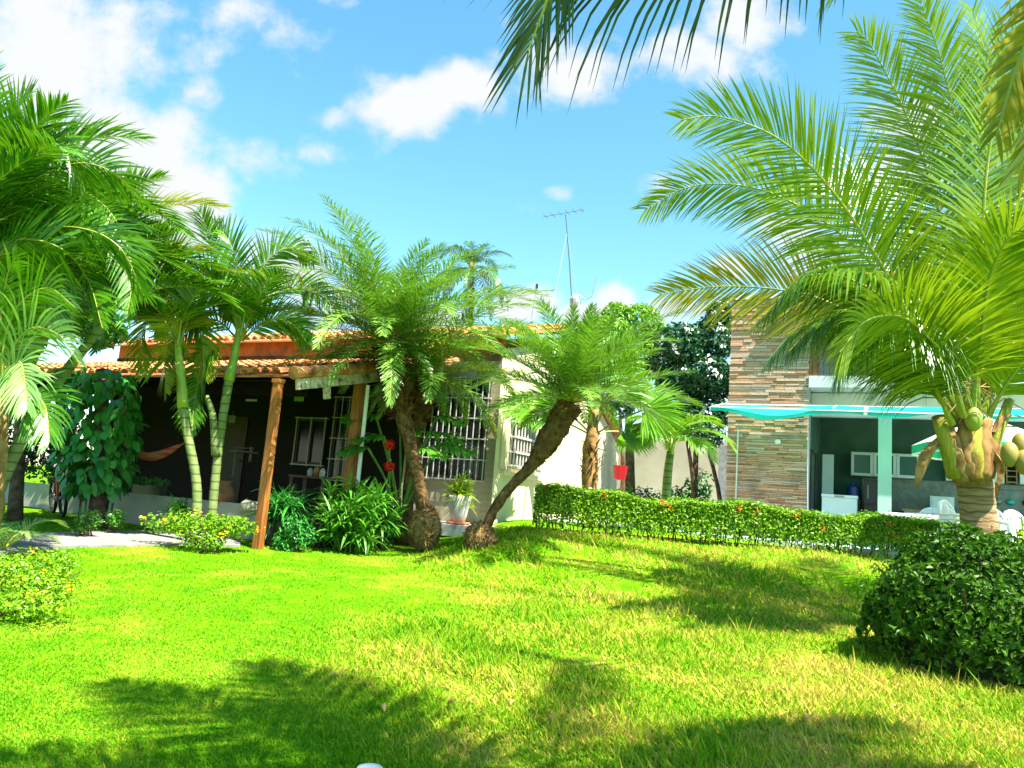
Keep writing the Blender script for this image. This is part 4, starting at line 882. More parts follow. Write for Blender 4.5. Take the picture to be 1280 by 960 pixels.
tB = thing('ringed_palm', gpt(gB[0], YB), 'slim ringed palm leaning left, its golden fronds drooping over the tiles', 'palm tree', 'ringed palms on the left')
ringed_trunk(tB, [gpt(gB[0], YB, -.05), at(246, 610, YB), at(236, 550, YB), at(228, 505, YB)], [.075, .066, .064, .07])
b = MB(); b.tube(bez([at(229, 510, YB), at(226, 470, YB), at(222, 425, YB)], 8), np.linspace(.085, .045, 8), 12); b.build('crownshaft', M_SHAFT, tB, smooth=True)
cB = at(221, 420, YB)
for j, pts_ in enumerate(([(222, 430), (215, 370), (195, 320), (168, 290)], [(222, 430), (200, 390), (165, 370), (135, 400), (120, 440)], [(222, 430), (225, 370), (215, 310), (205, 285)], [(222, 430), (205, 400), (190, 390), (178, 420), (180, 470)], [(224, 432), (238, 395), (252, 420), (255, 470)], [(222, 430), (190, 350), (145, 310), (100, 320)], [(222, 432), (226, 400), (214, 410), (206, 450), (208, 490)])):
    bf(tB, [at(x, y, YB + .3 * math.sin(i * 1.1 + y)) for i, (x, y) in enumerate(pts_)], 'areca', M_ARECAY if j in (3, 4, 6) else M_ARECA, face=.7)
for az, e0, e1, Ln in ring(5, 60, -20, 1.6, .2): bf(tB, arc(cB, az, e0, e1, Ln), 'areca', M_ARECA)

def clump(name, label, px, Ybase, crowns, mm=M_ARECA, py=640):
    p = at(px, py, Ybase); g = gpt(p[0], Ybase); r = thing(name, g, label, 'palm tree', 'feathery palms massed at the left edge')
    for (cx_, cy_, Y, n, Ln, fl, gold) in crowns:
        c = at(cx_, cy_, Y); b = MB(); b.tube(bez([gpt(g[0] + (c[0] - g[0]) * .25, g[1] + (c[1] - g[1]) * .25, -.1), (g + c) / 2 + [.05, 0, 0], c], 20), np.linspace(.11, .06, 20), 10, jit=.02); b.build('trunk', M_RING if gold >= 0 else M_BARKC, r, smooth=True)
        for i, (az, e0, e1, L_) in enumerate(ring(n, 74, 5, Ln, random.random()) + ring(n - 2, 48, -35, Ln, random.random())):
            bf(r, arc(c, az, e0, e1, L_), 'areca', M_ARECAY if i < gold else mm, **fl)
    return r
FB = dict(ll=.74, lw=.034, nl=60)
cl1 = clump('areca_palm', 'dark areca palm rising highest at the left edge', -150, 8.4, [(-20, 290, 8.4, 7, 2.1, FB, 0), (-70, 350, 8.0, 6, 2.0, FB, 0)])
for pts_ in ([(-40, 300), (-10, 230), (35, 180), (80, 185), (108, 235)], [(-40, 320), (20, 250), (80, 232), (135, 262), (165, 330), (158, 400)], [(-30, 330), (20, 300), (75, 310), (110, 350), (128, 410)], [(-30, 340), (10, 320), (50, 345), (70, 400)],
             [(-30, 310), (30, 235), (90, 205), (140, 215), (178, 255)], [(-20, 320), (40, 290), (100, 285), (150, 310), (180, 370)], [(-30, 300), (0, 200), (20, 140), (40, 115)]):
    bf(cl1, [at(x, y, 8.3 + .3 * math.sin(i + y)) for i, (x, y) in enumerate(pts_)], 'areca', M_ARECA, face=.75, droop=.55, **FB)
clump('areca_palm', 'dense areca palm behind the others, over the left end of the roof', -70, 10.6, [(90, 345, 10.6, 8, 2.2, FB, 1), (20, 370, 9.8, 9, 2.2, FB, 1), (-20, 430, 9.4, 8, 2.0, FB, 0), (60, 410, 10.5, 8, 1.7, FB, 1), (140, 390, 10.9, 6, 1.8, FB, 2)])
# pale drooping palm at the left edge
gC = gpt(at(-16, 660, 8.0)[0], 8.0); tC = thing('areca_palm', gC, 'fibrous brown trunk at the left edge with pale drooping fronds', 'palm tree', 'feathery palms massed at the left edge')
b = MB(); b.tube(bez([gC - Z3 * .1, at(-10, 600, 8.0), at(-6, 540, 8.0), at(-2, 500, 8)], 18), np.linspace(.14, .10, 18), 12, jit=.06); b.build('trunk', M_DRY, tC, smooth=True)
M_PALE = mat('pale areca leaf', (.12, .30, .06), (.32, .46, .16), 1.2, .3, .6, .3, (.25, .5, .05), True)
for pts_, m_ in (([(5, 500), (15, 440), (40, 410), (75, 420), (100, 455)], M_PALE), ([(4, 500), (5, 430), (25, 380), (60, 360), (95, 385)], M_ARECA), ([(3, 500), (-10, 430), (-30, 400), (-60, 410)], M_ARECA), ([(5, 505), (30, 490), (55, 505), (62, 550)], M_ARECA), ([(4, 500), (0, 420), (8, 350), (20, 320)], M_ARECA), ([(6, 500), (12, 470), (24, 452), (30, 470), (34, 510)], M_PALE)):
    bf(tC, [at(x, y, 8.0 - .15 * i) for i, (x, y) in enumerate(pts_)], 'areca', m_, ll=.62, droop=1.0, face=.6, nl=30, lw=.034)
# small palm seedling bottom left
gD = ground(2, 690); r = thing('palm_seedling', gD, 'small low palm seedling by the path at the left edge', 'palm')
for az, e0, e1, Ln in ring(7, 60, -35, .75, .3): bf(r, arc(gD, az, e0, e1, Ln), 'areca', M_PALE, ll=.26, lw=.018, nl=26)
b = MB(); b.tube([gD, gD + Z3 * .18], [.05, .03], 8); b.build('stem', M_STEM, r)
# far palm behind roof
gE = gpt(at(575, 600, 21.5)[0], 21.5); cE = at(590, 338, 21.5); r = thing('tall_palm', gE, 'distant dark palm showing its crown above the roof', 'palm tree')
b = MB(); b.tube(bez([gE, (gE + cE) / 2 + [.1, 0, 0], cE], 14), np.linspace(.12, .07, 14), 10); b.build('trunk', M_BARK, r)
for az, e0, e1, Ln in ring(8, 65, -40, 1.6) + ring(14, 8, -84, 1.7, .3): bf(r, arc(cE, az, e0, e1, Ln), 'areca', M_PHXD, ll=.42, nl=30, droop=1.2)

# fan palm
def fan_leaf(root, hub, d, up, rad, spread=115, n=34, m=M_FAN, pet_from=None):
    d = nrm(d); s = nrm(np.cross(d, up)); nrm_ = np.cross(s, d); mb = MB(); spread *= .84
    for sg in (-1, 1):
        th = np.radians(np.linspace(-spread, spread, n) + sg * spread / n * .5 + rng.normal(0, .5, n)); dd = d * np.cos(th)[:, None] + s * np.sin(th)[:, None]
        dd = nrm(dd + nrm_ * (np.abs(th)[:, None] * .10 + rng.normal(0, .02, (n, 1)))); tn = nrm(np.cross(nrm_, dd)); sd = nrm(tn + nrm_ * sg * .75)
        v, f = blades(np.repeat(hub[None], n, 0) + dd * .02, dd, rad * rng.uniform(.85, 1.05, n) * (1 - .15 * np.abs(th) / 2), rad * .062, rng.uniform(.25, .8, n), 6, sd, [.12, .55, .95, 1.0, .8, .4, .04]); mb.add(v, f, 0)
    if pet_from is not None: mb.tube(bez([pet_from, (pet_from + hub) / 2 + Z3 * .05, hub], 8), [.02] * 8, 6, 1)
    return mb.build('fan_leaf', [m, M_RACH], root)
YF = 15.6; gF = at(738, 640, YF); gF[2] = 1.1; r = thing('fan_palm', gF, 'fan palm with round pleated leaves behind the left end of the hedge', 'palm tree')
b = MB(); b.tube(bez([gF, at(737, 590, YF), at(740, 545, YF), at(742, 512, YF)], 14), [.15, .15, .145, .16, .16, .155, .15, .15, .14, .13, .12, .11, .1, .09], 12, jit=.06); b.build('trunk', M_DRY, r, smooth=True)
boots(r, [at(737, 605, YF), at(740, 555, YF)], .15, .15, 90, .22)
hc = at(741, 545, YF)
for (x, y, Y, dx, dy, up, rad) in ((775, 478, 15.2, .25, .9, (.2, -1, .4), .95), (815, 500, 15.3, 1.0, .1, (0, -.9, .6), 1.0), (735, 470, 15.0, -.2, 1, (0, -1, .3), .9), (700, 500, 15.4, -.9, .35, (0, -1, .4), .9), (662, 500, 15.2, -1, .15, (.2, -.7, .8), .8), (770, 450, 16.2, .35, 1, (0, -1, .2), .95), (725, 440, 16.2, -.25, 1, (0, -1, .2), .9), (790, 528, 15.9, .8, -.25, (0, -.7, .8), .8)):
    hub = at(x if x < 741 else x - 10, y + 12, Y); fan_leaf(r, hub, np.array([dx, -.15, dy]), np.array(up, float), rad, pet_from=hc)
# small christmas palm behind hedge
YG = 16.2; gG = at(832, 640, YG); gG[2] = 1.15; r = thing('small_palm', gG, 'small bright palm with pale trunk standing behind the hedge', 'palm tree'); cG = at(839, 556, YG)
b = MB(); b.tube(bez([gG, at(834, 600, YG), at(838, 565, YG)], 10), np.linspace(.11, .08, 10), 10); b.build('trunk', M_RING, r, smooth=True); b = MB(); b.tube([at(838, 568, YG), cG + Z3 * .12], [.085, .05], 10); b.build('crownshaft', M_SHAFT, r, smooth=True)
for az, e0, e1, Ln in ring(6, 66, -25, 1.35, .2) + ring(7, 40, -55, 1.35, .5): bf(r, arc(cG, az, e0, e1, Ln), 'areca', M_FAN, ll=.55, nl=38, lw=.034, droop=1.0)

# ------------------------------------------------------------------ shrubs, hedge, trees
def cloud(c, rad, n, shell=.55, zmin=-1, power=1):
    d = nrm(rng.normal(0, 1, (n, 3))); u = (shell + (1 - shell) * rng.uniform(0, 1, n) ** .6)[:, None]; return np.asarray(c) + d * u * np.asarray(rad), d
def crown_tree(name, label, g, clumps, m, size, cat='tree', tr=.12, flowers=0, fm=None, fs=.1):
    r = thing(name, g, label, cat); cs = np.array([c for c, _, _ in clumps]); top = cs.mean(0)
    b = MB(); b.tube(bez([g, (g + top) / 2 + [.05, .05, 0], top], 10), np.linspace(tr, tr * .4, 10), 8, jit=.05)
    for c, rad, n in clumps: b.tube(bez([(g + top * 2) / 3, (top + c) / 2 - [0, 0, .1], c], 6), np.linspace(tr * .4, tr * .1, 6), 6)
    b.build('trunk', M_BARK, r, smooth=True); b = MB(); fl = MB()
    for c, rad, n in clumps:
        P, d = cloud(c, rad, n); V, F = leaves(P, d + rng.normal(0, .6, d.shape) + [0, 0, .4], size * rng.uniform(.7, 1.3, n)); b.add(V, F)
        if flowers:
            P, d = cloud(c, rad, flowers, .95); 
            for q, e in zip(P, d):
                if e[1] < .3:
                    v, f = leaves(q + rng.normal(0, fs * .5, (9, 3)), e + rng.normal(0, .4, (9, 3)), fs); fl.add(v, f)
    b.build('crown', m, r)
    if flowers: fl.build('blossoms', fm, r)
    return r
def rc(px, py, Y, rx, rz): return at(px, py, Y), np.array([rx, rx, rz])
g = at(790, 640, 22); g[2] = 1.1
crown_tree('leafy_tree', 'bright green leafy tree rising behind the fan palm', g, [(*rc(x, y, Y, a, c_), n) for x, y, Y, a, c_, n in ((760, 420, 21.5, .75, .6, 1300), (800, 405, 22, .7, .6, 1200), (735, 440, 22, .7, .6, 1000), (790, 450, 22, .9, .7, 1400), (825, 425, 22.3, .5, .5, 700), (770, 395, 22, .45, .4, 600))], M_TREE, .15, tr=.16)
g = at(868, 640, 20.5); g[2] = 1.1
crown_tree('flowering_tree', 'dark glossy tree dotted with white blossoms beside the stone pier', g, [(*rc(x, y, Y, a, c_), n) for x, y, Y, a, c_, n in ((850, 430, 20.5, .7, .6, 1500), (890, 425, 20.8, .65, .7, 1500), (880, 470, 20.5, .8, .6, 1600), (845, 475, 20.7, .6, .5, 1000), (900, 395, 20.8, .4, .45, 700), (840, 510, 20.8, .7, .5, 1200), (885, 515, 20.9, .8, .5, 1400), (905, 480, 21, .5, .6, 1000), (830, 455, 21, .5, .5, 900))], M_DTREE, .15, tr=.1, flowers=9, fm=M_FLW, fs=.13)
g = at(20, 640, 12.6); g[2] = float(gh(g[0], g[1]))
crown_tree('dark_tree', 'dark dense tree behind the palms at the left edge, beyond the veranda roof', g, [(*rc(x, y, Y, a, c_), n) for x, y, Y, a, c_, n in ((-40, 330, 12.6, .9, .8, 1100), (25, 330, 13.2, .8, .7, 1100), (75, 385, 14.0, .8, .55, 1100), (10, 400, 12.8, .8, .6, 1000), (120, 410, 14.6, .6, .4, 600), (-90, 400, 12.4, .8, .8, 700))], M_VINE, .16, tr=.12)
# back shrubs
def leaf_shrub(name, label, g, rad, n, m, size, cat='shrub', zc=None, flowers=0, fm=None, fs=.05, group=None, lobes=5, stems=10):
    r = thing(name, g, label, cat, group); rad = np.asarray(rad, float); c = np.asarray(g) + [0, 0, rad[2] * .9 if zc is None else zc]
    b = MB()
    for i in range(stems): e = c + rng.normal(0, .35, 3) * rad; b.tube([np.asarray(g) + [random.gauss(0, .06), random.gauss(0, .06), -.03], (np.asarray(g) + e) / 2 + rng.normal(0, .05, 3), e], [.014, .01, .005], 5)
    b.build('stems', M_BARK, r); b = MB(); fl = MB()
    for i in range(lobes):
        cc = c + rng.normal(0, .38, 3) * rad * [1, 1, .6]; rr_ = rad * random.uniform(.5, .78); P, d = cloud(cc, rr_, n // lobes, .35)
        P[:, 2] = np.maximum(P[:, 2], g[2] + .02); V, F = leaves(P, d + rng.normal(0, .6, d.shape) + [0, 0, .5], size * rng.uniform(.6, 1.35, len(P))); b.add(V, F)
        if flowers:
            P, d = cloud(cc, rr_, flowers, .97)
            for q, e in zip(P, d):
                if e[1] < .4 and e[2] > -.3: v, f = leaves(q + rng.normal(0, fs * .5, (8, 3)), [0, -.3, 1] + rng.normal(0, .5, (8, 3)), fs * .9); fl.add(v, f)
    b.build('foliage', m, r)
    if flowers and fl.n: fl.build('blossoms', fm, r)
    return r
def back(px, Y): p = at(px, 640, Y); p[2] = TF if Y > 17 else float(gh(p[0], p[1])); return p
leaf_shrub('dark_shrub', 'dark clipped shrub below the beige boundary wall', back(812, 23), (.9, .5, .6), 1800, M_DTREE, .09)
leaf_shrub('fern_shrub', 'mid green loose shrub behind the small bright palm', back(868, 21.5), (.7, .5, .8), 1500, M_VINE, .12)
leaf_shrub('low_shrub', 'bright round low shrub right of the small bright palm', back(868, 18.5), (.55, .45, .42), 1400, M_STRAP, .09)
leaf_shrub('low_shrub', 'leafy green shrub under the red bucket by the gable end', back(778, 21.5), (.3, .3, .6), 700, M_STRAP, .1)
for x0, y0, x1, y1, lb in ((869, 635, 858, 545, 'thin dark bare tree trunk right of the small bright palm'), (905, 640, 885, 560, 'dark leaning tree trunk against the grey outbuilding'), (776, 640, 775, 520, 'thin dark tree trunk at the end of the cream gable')):
    b = MB(); p0 = at(x0, y0, 20); p0[2] = 1.1; p1 = at(x1, y1, 20); r = thing('thin_tree', p0, lb, 'tree'); b.tube(bez([p0, (p0 + p1) / 2 + [.08, 0, 0], p1], 10), np.linspace(.07, .045, 10), 8, jit=.06); b.build('trunk', M_BARK, r)
    b = MB(); P, d = cloud(p1 + [0, 0, .35], (.5, .5, .4), 700, .2); V, F = leaves(P, d + [0, 0, .5], .12); b.add(V, F); b.build('crown', M_DTREE, r)
q = at(775, 590, 19.7); b = MB(); b.lathe(q - Z3 * .2, [(.14, 0), (.17, .18), (.19, .36), (.17, .36)], 14); b.bar(q + Z3 * .16, q + Z3 * .4, .012); simple('bucket', b, M_PLRED, 'red bucket hanging on the thin trunk at the gable end', 'bucket', smooth=False)

# hedge
h0 = at(668, 640, 14.0); h1 = at(1330, 690, 14.2)
hd = nrm((h1 - h0) * [1, 1, 0]); hn = np.array([-hd[1], hd[0], 0]); HL = np.linalg.norm((h1 - h0)[:2])
r = thing('hedge', gpt(*((h0 + h1) / 2)[:2]), 'long clipped lime-topped hedge with orange blossoms across the lawn', 'hedge')
n = 62000; s = rng.uniform(0, HL, n); v = rng.uniform(0, 1, n) ** .62; tq = rng.uniform(-1, 1, n); tq = np.sign(tq) * np.abs(tq) ** .45 * .36
keep = (rng.uniform(0, 1, n) < .16 + .9 * v); s, v, tq = s[keep], v[keep], tq[keep]; n = len(s)
bx = h0[0] + hd[0] * s + hn[0] * tq; by = h0[1] + hd[1] * s + hn[1] * tq; hh = .73 - .012 * s + .05 * np.sin(s * 2.1) + .03 * np.sin(s * 5.3)
P = np.stack([bx, by, gh(bx, by) + .05 + v * hh + rng.normal(0, .02, n) + (rng.uniform(0, 1, n) < .12) * rng.uniform(0, .07, n)], 1); d = hn * np.sign(tq)[:, None] * (1.25 - v[:, None]) + Z3 * (.1 + 1.9 * v ** 6)[:, None] + rng.normal(0, .42, (n, 3))
b = MB(); V, F = leaves(P, d, .066 * rng.uniform(.6, 1.3, n)); b.add(V, F); b.build('foliage', M_HEDGE, r)
b = MB()
for i in range(150):
    s_ = HL * (i + random.random()) / 150; p0 = h0 + hd * s_ + hn * random.uniform(-.2, .2); p0[2] = gh(p0[0], p0[1]) - .02; b.tube([p0, p0 + [random.gauss(0, .05), random.gauss(0, .05), .35], p0 + [random.gauss(0, .12), random.gauss(0, .12), .68]], [.012, .01, .004], 4)
b.build('stems', M_BARK, r)
fl = MB()
for px, py in ((682, 612), (755, 618), (828, 628), (836, 634), (925, 636), (996, 643), (1028, 660), (945, 640), (1110, 655), (1120, 668)):
    q = at(px, py, 13.62); P = q + rng.normal(0, .035, (16, 3)); v_, f_ = leaves(P, [0, -.6, .8] + rng.normal(0, .5, (16, 3)), .036); fl.add(v_, f_)
fl.build('blossoms', M_ORG, r)

# round bush, right foreground
gb = gpt(at(1222, 760, 7.35)[0], 7.35); r = thing('round_bush', gb, 'big dome-shaped clipped bush on the lawn at the right edge', 'bush')
n = 13000; d = nrm(rng.normal(0, 1, (n, 3))); d[:, 2] = np.abs(d[:, 2]) * 1.0 - .25 * (rng.uniform(0, 1, n) < .4); d = nrm(d)
u = (1 - .35 * rng.uniform(0, 1, n) ** 2.2) * (1 + .075 * np.sin(d[:, 0] * 7 + 1) * np.sin(d[:, 2] * 6 + d[:, 1] * 4) + .06 * np.sin(d[:, 0] * 15) * np.cos(d[:, 1] * 13 + d[:, 2] * 9))
rad = np.array([.95, .94, .99]); P = gb + [0, 0, .30] + d * u[:, None] * rad; P = P[P[:, 2] > gb[2] - .02]; n = len(P); d = nrm(P - gb - [0, 0, .3])
b = MB(); V, F = leaves(P, d + rng.normal(0, .65, (n, 3)), .078 * rng.uniform(.4, 1.4, n)); b.add(V, F)
for i in range(90):   # stray shoots
    e = nrm(np.array([random.gauss(0, 1), random.gauss(0, 1), random.uniform(0, 1.1)])); q = gb + [0, 0, .3] + e * rad; hgt = random.uniform(.05, .17); e2 = nrm(e + [0, 0, .5]); pp_ = q + e2 * np.linspace(-.04, hgt, 9)[:, None] + rng.normal(0, .02, (9, 3)); V, F = leaves(pp_, e2 + rng.normal(0, .8, (9, 3)), .06 * rng.uniform(.6, 1.2, 9)); b.add(V, F); b.build('foliage', M_BUSH, r)
b = MB()
for i in range(60): e = gb + [random.gauss(0, .4), random.gauss(0, .4), random.uniform(.4, 1.1)]; b.tube([gb + [random.gauss(0, .15), random.gauss(0, .15), -.03], (gb + e) / 2, e], [.02, .014, .006], 5)
b.build('stems', M_BARK, r)
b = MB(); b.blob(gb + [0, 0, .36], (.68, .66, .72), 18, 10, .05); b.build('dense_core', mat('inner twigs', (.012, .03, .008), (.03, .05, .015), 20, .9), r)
# yellow-green plant at the right edge
def spear_plant(name, label, g, n, ln, wd, spread, m, h, cat='plant', droop=1.2, pot=None, stalk=.25, group=None):
    r = thing(name, g, label, cat, group); g = np.asarray(g, float); b = MB(); st = MB(); ns = max(4, n // 22)
    for i in range(ns):
        a = random.uniform(0, 6.28); rr_ = spread * random.uniform(0, 1) ** .5; tip = g + [rr_ * math.cos(a), rr_ * math.sin(a), h * random.uniform(.35, 1.0) * (1 - .3 * rr_ / max(spread, .01))]
        st.tube([g + [rr_ * .5 * math.cos(a), rr_ * .5 * math.sin(a), 0], tip], [.014, .009], 5)
        k = n // ns; az = rng.uniform(0, 6.28, k); el = rng.uniform(-.3, 1.25, k); D = np.stack([np.cos(el) * np.cos(az), np.cos(el) * np.sin(az), np.sin(el)], 1)
        V, F = blades(tip - [0, 0, 1] * rng.uniform(0, stalk, (k, 1)), D, ln * rng.uniform(.6, 1.2, k), wd * rng.uniform(.7, 1.2, k), droop * rng.uniform(.5, 1.3, k), 4, None, [.4, 1, .95, .6, .04]); b.add(V, F)
    b.build('leaves', m, r); st.build('stems', M_STEM, r)
    return r
g = on_terrace(1278, 11.6); g[2] = gh(g[0], g[1]); spear_plant('croton', 'yellow-green leafy shrub at the right edge under the coconuts', g, 260, .20, .045, .28, M_LIME, 1.25, cat='shrub', stalk=.5)

# spiky dracaena bush, potted plant, other plants by the house
g = ground(436, 690); g[1] += .25; g[2] = gh(g[0], g[1]); spear_plant('spider_lily', 'rounded bush of long strap leaves left of the tallest date palm', g, 1100, .42, .044, .60, M_STRAP, 1.18, cat='shrub', droop=1.4)
g = at(573, 645, 15.0); g[2] = 1.04; r = thing('flower_pot', g, 'tapered grey-white pot on a terracotta saucer by the cream corner', 'pot')
b = MB(); b.lathe(g + Z3 * .05, [(.13, 0), (.17, .15), (.22, .42), (.23, .5), (.2, .5), (.19, .44)], 20); b.build('pot', M_POTW, r, smooth=True); b = MB(); b.lathe(g, [(.2, 0), (.24, .05), (.22, .05)], 20); b.build('saucer', M_TERR, r, smooth=True)
spear_plant('potted_plant', 'bright lime strap-leaved plant growing in the grey-white pot', g + Z3 * .48, 260, .34, .05, .16, M_LIME, .42, stalk=.3)
# philodendron with lobed leaves, behind the date palms
g = at(500, 650, 13.6); g[2] = .8; r = thing('philodendron', g, 'large deep green lobed-leaf plant behind the date palm trunks', 'plant')
for i, (px, py, Y, L_, az) in enumerate(((470, 520, 13.4, .6, 2.8), (480, 545, 13.2, .55, 3.4), (535, 540, 13.5, .7, .1), (550, 555, 13.3, .7, -.3), (525, 560, 13.2, .6, -.8), (500, 535, 13.8, .6, 1.2), (545, 520, 13.8, .6, .6), (460, 560, 13.1, .5, 3.7))):
    base = at(px, py, Y); D = np.array([math.cos(az), -.35, .05]); up = np.array([0, -.5, 1.0]); s_ = nrm(np.cross(nrm(D), up)); D = nrm(D); b = MB()
    b.tube(bez([g + [0, 0, .3], (g + base) / 2 + [0, 0, .25], base], 10), [.02] * 10, 6, 1)
    n = 9; u = np.linspace(.02, .95, n); pos = base + D * (u * L_)[:, None] - Z3 * (u ** 2 * .2)[:, None]
    for sg in (-1, 1):
        dd = nrm(D * .7 + s_ * sg)[None] + rng.normal(0, .08, (n, 3)); V, F = blades(pos, dd, L_ * .55 * np.sin(np.pi * (u * .75 + .2)), .075, .9, 4, None, [.9, 1, .9, .7, .1]); b.add(V, F, 0)
    b.quadstrip(pos - s_ * .06, pos + s_ * .06); b.build('leaf', [M_STRAP, M_STEM], r)
# red flowers
for px, py, lb in ((487, 556, 'upper big red flower head between the date palm trunks'), (487, 583, 'lower big red flower head between the date palm trunks')):
    q = at(px, py, 12.95); r = thing('red_flower', [q[0], q[1], gh(q[0], q[1])], lb, 'flower'); b = MB(); P, d = cloud(q, (.10, .10, .09), 140, .3); V, F = leaves(P, d, .06); b.add(V, F); b.build('petals', M_RED, r); b = MB(); b.tube([[q[0], q[1], gh(q[0], q[1])], q + [.03, .03, -.3], q], .01, 5); b.build('stalk', M_STEM, r)
leaf_shrub('flowering_shrub', 'low red-flowered shrub tucked behind the date palm root balls', gpt(at(478, 660, 12.9)[0], 12.9), (.38, .3, .5), 900, M_VINE, .08, flowers=2, fm=M_RED, fs=.06)
# yellow lantana
leaf_shrub('lantana', 'loose yellow-flowered shrub around the feet of the ringed palms', ground(262, 690), (.70, .35, .30), 2600, M_HEDGE, .055, flowers=2, fm=M_YEL, fs=.06, lobes=8)
for x, y, rx, rz, lb in ((18, 722, .45, .20, 'yellow-flowered bed shrub nearest the path at the left edge'), (45, 745, .40, .14, 'low yellow-flowered bed shrub reaching furthest onto the lawn'), (6, 768, .38, .15, 'yellow-flowered bed shrub closest to the viewer, left edge'), (-30, 742, .5, .2, 'yellow-flowered bed shrub half cut off by the left edge')):
    leaf_shrub('lantana', lb, ground(x, y), (rx, rx, rz), 1700, M_HEDGE, .042, flowers=2, fm=M_YEL, fs=.045, group='yellow-flowered shrubs in the left bed')
for x, y, lb in ((104, 672, 'small pink-tipped leafy sprig by the path, left of the vine foot'), (138, 668, 'small pink-tipped leafy sprig by the path, right of the vine foot')):
    leaf_shrub('leafy_sprig', lb, ground(x, y), (.17, .15, .26), 420, M_STRAP, .05, flowers=1, fm=M_FLW, fs=.03, cat='plant', lobes=4)
# vine on a post
g = ground(116, 660); g = gpt(g[0], g[1]); vt = at(128, 462, g[1] + .2); r = thing('climbing_vine', g, 'dense large-leaved vine climbing the veranda post at left', 'vine')
b = MB(); b.tube(bez([g - Z3 * .05, g + [.02, 0, .6], vt], 16), np.linspace(.15, .09, 16), 10, jit=.12)
for i in range(14): a = random.uniform(0, 6.28); b.tube([g + [.22 * math.cos(a), .15 * math.sin(a), random.uniform(.9, 1.3)], g + [.26 * math.cos(a), .18 * math.sin(a), .6], g + [.24 * math.cos(a), .16 * math.sin(a), .05]], .012, 5)
b.build('stem', M_BARK, r)
n = 750; t = rng.uniform(.24, 1, n); c = g + (vt - g) * t[:, None]; a = rng.uniform(0, 6.28, n); rr_ = (.34 + .22 * np.sin(np.pi * np.clip((1 - t) * 1.35, 0, 1)) ** .8 + rng.normal(0, .05, n)); o = np.stack([np.cos(a), np.sin(a), rng.normal(-.05, .15, n)], 1)
P = c + o * rr_[:, None]; b = MB()
D = nrm(o * .5 + np.array([0, 0, -1.0]) + rng.normal(0, .35, (n, 3))); sd = nrm(np.cross(D, o + rng.normal(0, .3, (n, 3)))); V, F = blades(P, D, rng.uniform(.13, .26, n), rng.uniform(.09, .15, n), .4, 4, sd, [.25, .95, 1, .65, .04]); b.add(V, F); b.build('foliage', M_VINE, r)
# pots and dark plants below the veranda edge
g = ground(222, 668); b = MB(); r = thing('flower_pot', g, 'black pot with a small fern by the low wall, left of the ringed trunks', 'pot'); b.lathe(g, [(.14, 0), (.18, .28), (.2, .3), (.16, .3)], 14); b.build('pot', M_BLACK, r)
spear_plant('fern', 'small fern growing in the black pot by the low wall', g + Z3 * .28, 150, .32, .035, .1, M_STRAP, .2, droop=1.6, stalk=.1)
b = MB(); p = H(EK - 3.4, ET + .52, 1.19); r = thing('planter', p, 'dark planter box sitting on the low veranda wall', 'planter'); b.box(p + Z3 * .08, (.7, .15, .16), AX); b.build('trough', M_BLACK, r); b = MB(); P, d = cloud(p + Z3 * .22, (.36, .1, .1), 260, .2); V, F = leaves(P, d, .06); b.add(V, F); b.build('foliage', M_VINE, r)
g = gpt(at(352, 655, 12.1)[0], 12.1); b = MB(); r = thing('flower_pot', g, 'large black pot with a dark palm-like plant right of the timber post', 'pot'); b.lathe(g, [(.2, 0), (.26, .3), (.28, .36), (.23, .36)], 16); b.build('pot', M_BLACK, r)
spear_plant('dark_fern', 'dark arching fern growing in the large black pot by the post', g + Z3 * .34, 420, .5, .03, .25, M_VINE, .45, droop=1.6, stalk=.2)
leaf_shrub('ground_fern', 'low dark leafy plant between the timber post and strap-leaf bush', gpt(at(368, 670, 11.7)[0], 11.7), (.32, .25, .28), 800, M_VINE, .07)
# greenery seen through the open left end of the veranda
for px, py, Y, rx, rz, m_, lb in ((88, 560, 22, 1.2, .9, M_STRAP, 'sunlit shrub seen through the open left end of the veranda'), (30, 540, 20, 1.4, 1.6, M_DTREE, 'dark tall shrub beyond the brown hammock'), (-60, 540, 21, 1.6, 1.9, M_DTREE, 'dark tall shrub beyond the far left corner of the house')):
    p = at(px, py, Y); leaf_shrub('garden_shrub', lb, gpt(p[0], Y), (rx, rx * .7, rz), 2600, m_, .13)

# ------------------------------------------------------------------ lawn blades
n = 440000
inv = rng.uniform(1 / 15.5, 1 / 3.6, n); Yg = 1 / inv * (1 + rng.normal(0, .005, n)); Xg = Yg * rng.uniform(-1.08, 1.08, n)
kk = (Xg - C0[0]) * U2[0] + (Yg - C0[1]) * U2[1]; tt = (Xg - C0[0]) * N2[0] + (Yg - C0[1]) * N2[1]
ok = ~((kk < .6) & (tt > -1.3)) & ~((kk < EK + .1) & (tt > ET + .45)) & ~inpoly(Xg, Yg, PATHPOLY) & (Yg < 14.4)
Xg, Yg = Xg[ok], Yg[ok]; n = len(Xg)
rough = sst(-1.6, 0, Xg + .5 * np.sin(Yg * 1.2)); pn = np.sin(Xg * 1.7 + 2) * np.sin(Yg * 1.3) + np.sin(Xg * 3.1 + Yg * 2.3)
ln = (.020 + .038 * rough * (1 + .4 * pn).clip(.3, 2)) * rng.uniform(.6, 1.5, n) * (1 + .02 * Yg); thin = np.sin(Xg * 2.3 + 1.3 * np.sin(Yg * 1.9)) * np.sin(Yg * 2.9 + 1.7 * np.sin(Xg * 1.4 + 1)); ln *= 1 - .55 * sst(.45, .9, thin) * rough; tall = rng.uniform(0, 1, n) < .004 + .016 * rough; ln[tall] *= 2.1
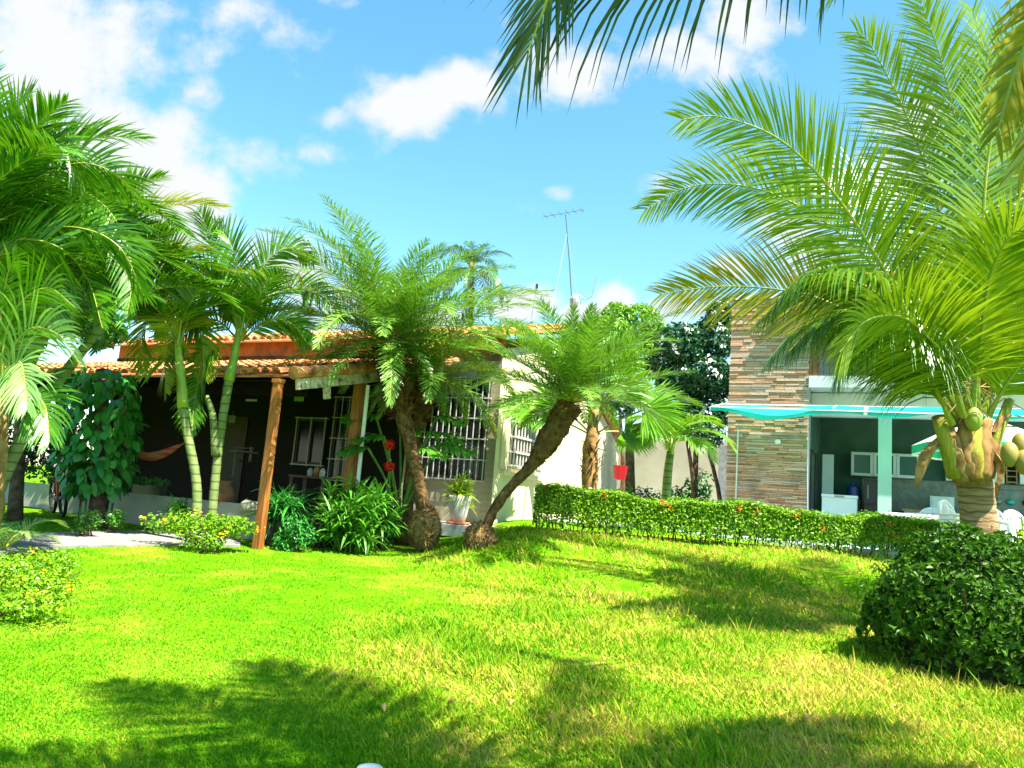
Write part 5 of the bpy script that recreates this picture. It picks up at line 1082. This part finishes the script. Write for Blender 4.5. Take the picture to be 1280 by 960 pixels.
wd = (.0046 + .0007 * Yg) * (.8 + .45 * rough) * rng.uniform(.7, 1.3, n)
az = rng.uniform(0, 6.28, n); el = rng.uniform(.55, 1.45, n); D = np.stack([np.cos(el) * np.cos(az), np.cos(el) * np.sin(az), np.sin(el)], 1)
base = np.stack([Xg, Yg, gh(Xg, Yg) - .004], 1)
sd = nrm(np.cross(D, np.stack([np.cos(az + 1), np.sin(az + 1), np.zeros(n)], 1) * .3 + Z3))
V, F = blades(base, D, ln, wd, rng.uniform(.2, 1.2, n), 2, sd, [.8, .9, .08])
me = bpy.data.meshes.new('grass'); me.vertices.add(len(V)); me.vertices.foreach_set('co', V.astype(np.float32).ravel())
me.loops.add(F.size); me.loops.foreach_set('vertex_index', F.astype(np.int32).ravel()); me.polygons.add(len(F)); me.polygons.foreach_set('loop_start', np.arange(0, F.size, 4, dtype=np.int32))
me.update(calc_edges=True); me.materials.append(M_GRASS); o = bpy.data.objects.new('grass', me); col.objects.link(o); tag(o, 'bright green lawn grass with dry yellow patches', 'grass', kind='stuff')
M_DLEAF = mat('dry fallen leaf', (.42, .27, .12), (.55, .40, .20), 30, .8, .1)
# cap in the grass and dry leaves
g = ground(461, 974); b = MB(); b.lathe(g, [(.07, 0), (.075, .03), (.06, .055), (.02, .065)], 18); simple('sprinkler_cap', b, M_WHITE, 'small round white cap in the grass at the bottom edge', 'cap', smooth=True)
for x, y in ((640, 888), (562, 887), (478, 894), (418, 852), (690, 905), (742, 838), (905, 884), (1010, 905), (830, 792), (1120, 892), (980, 870)):
    g = ground(x, y); b = MB(); V, F = leaves(np.array([g + Z3 * .045]), np.array([[random.gauss(0, .4), random.gauss(0, .4), 1]]), .075, .5, .6); b.add(V, F); b.build('dry_leaf', M_DLEAF)
    tag(bpy.data.objects[[o.name for o in bpy.data.objects if o.name.startswith('dry_leaf')][-1]], 'curled tan dry leaf lying on the lawn in the foreground', 'leaf', 'dry leaves on the lawn')
for o in bpy.data.objects:
    if 'org_' in o: del o['org_']
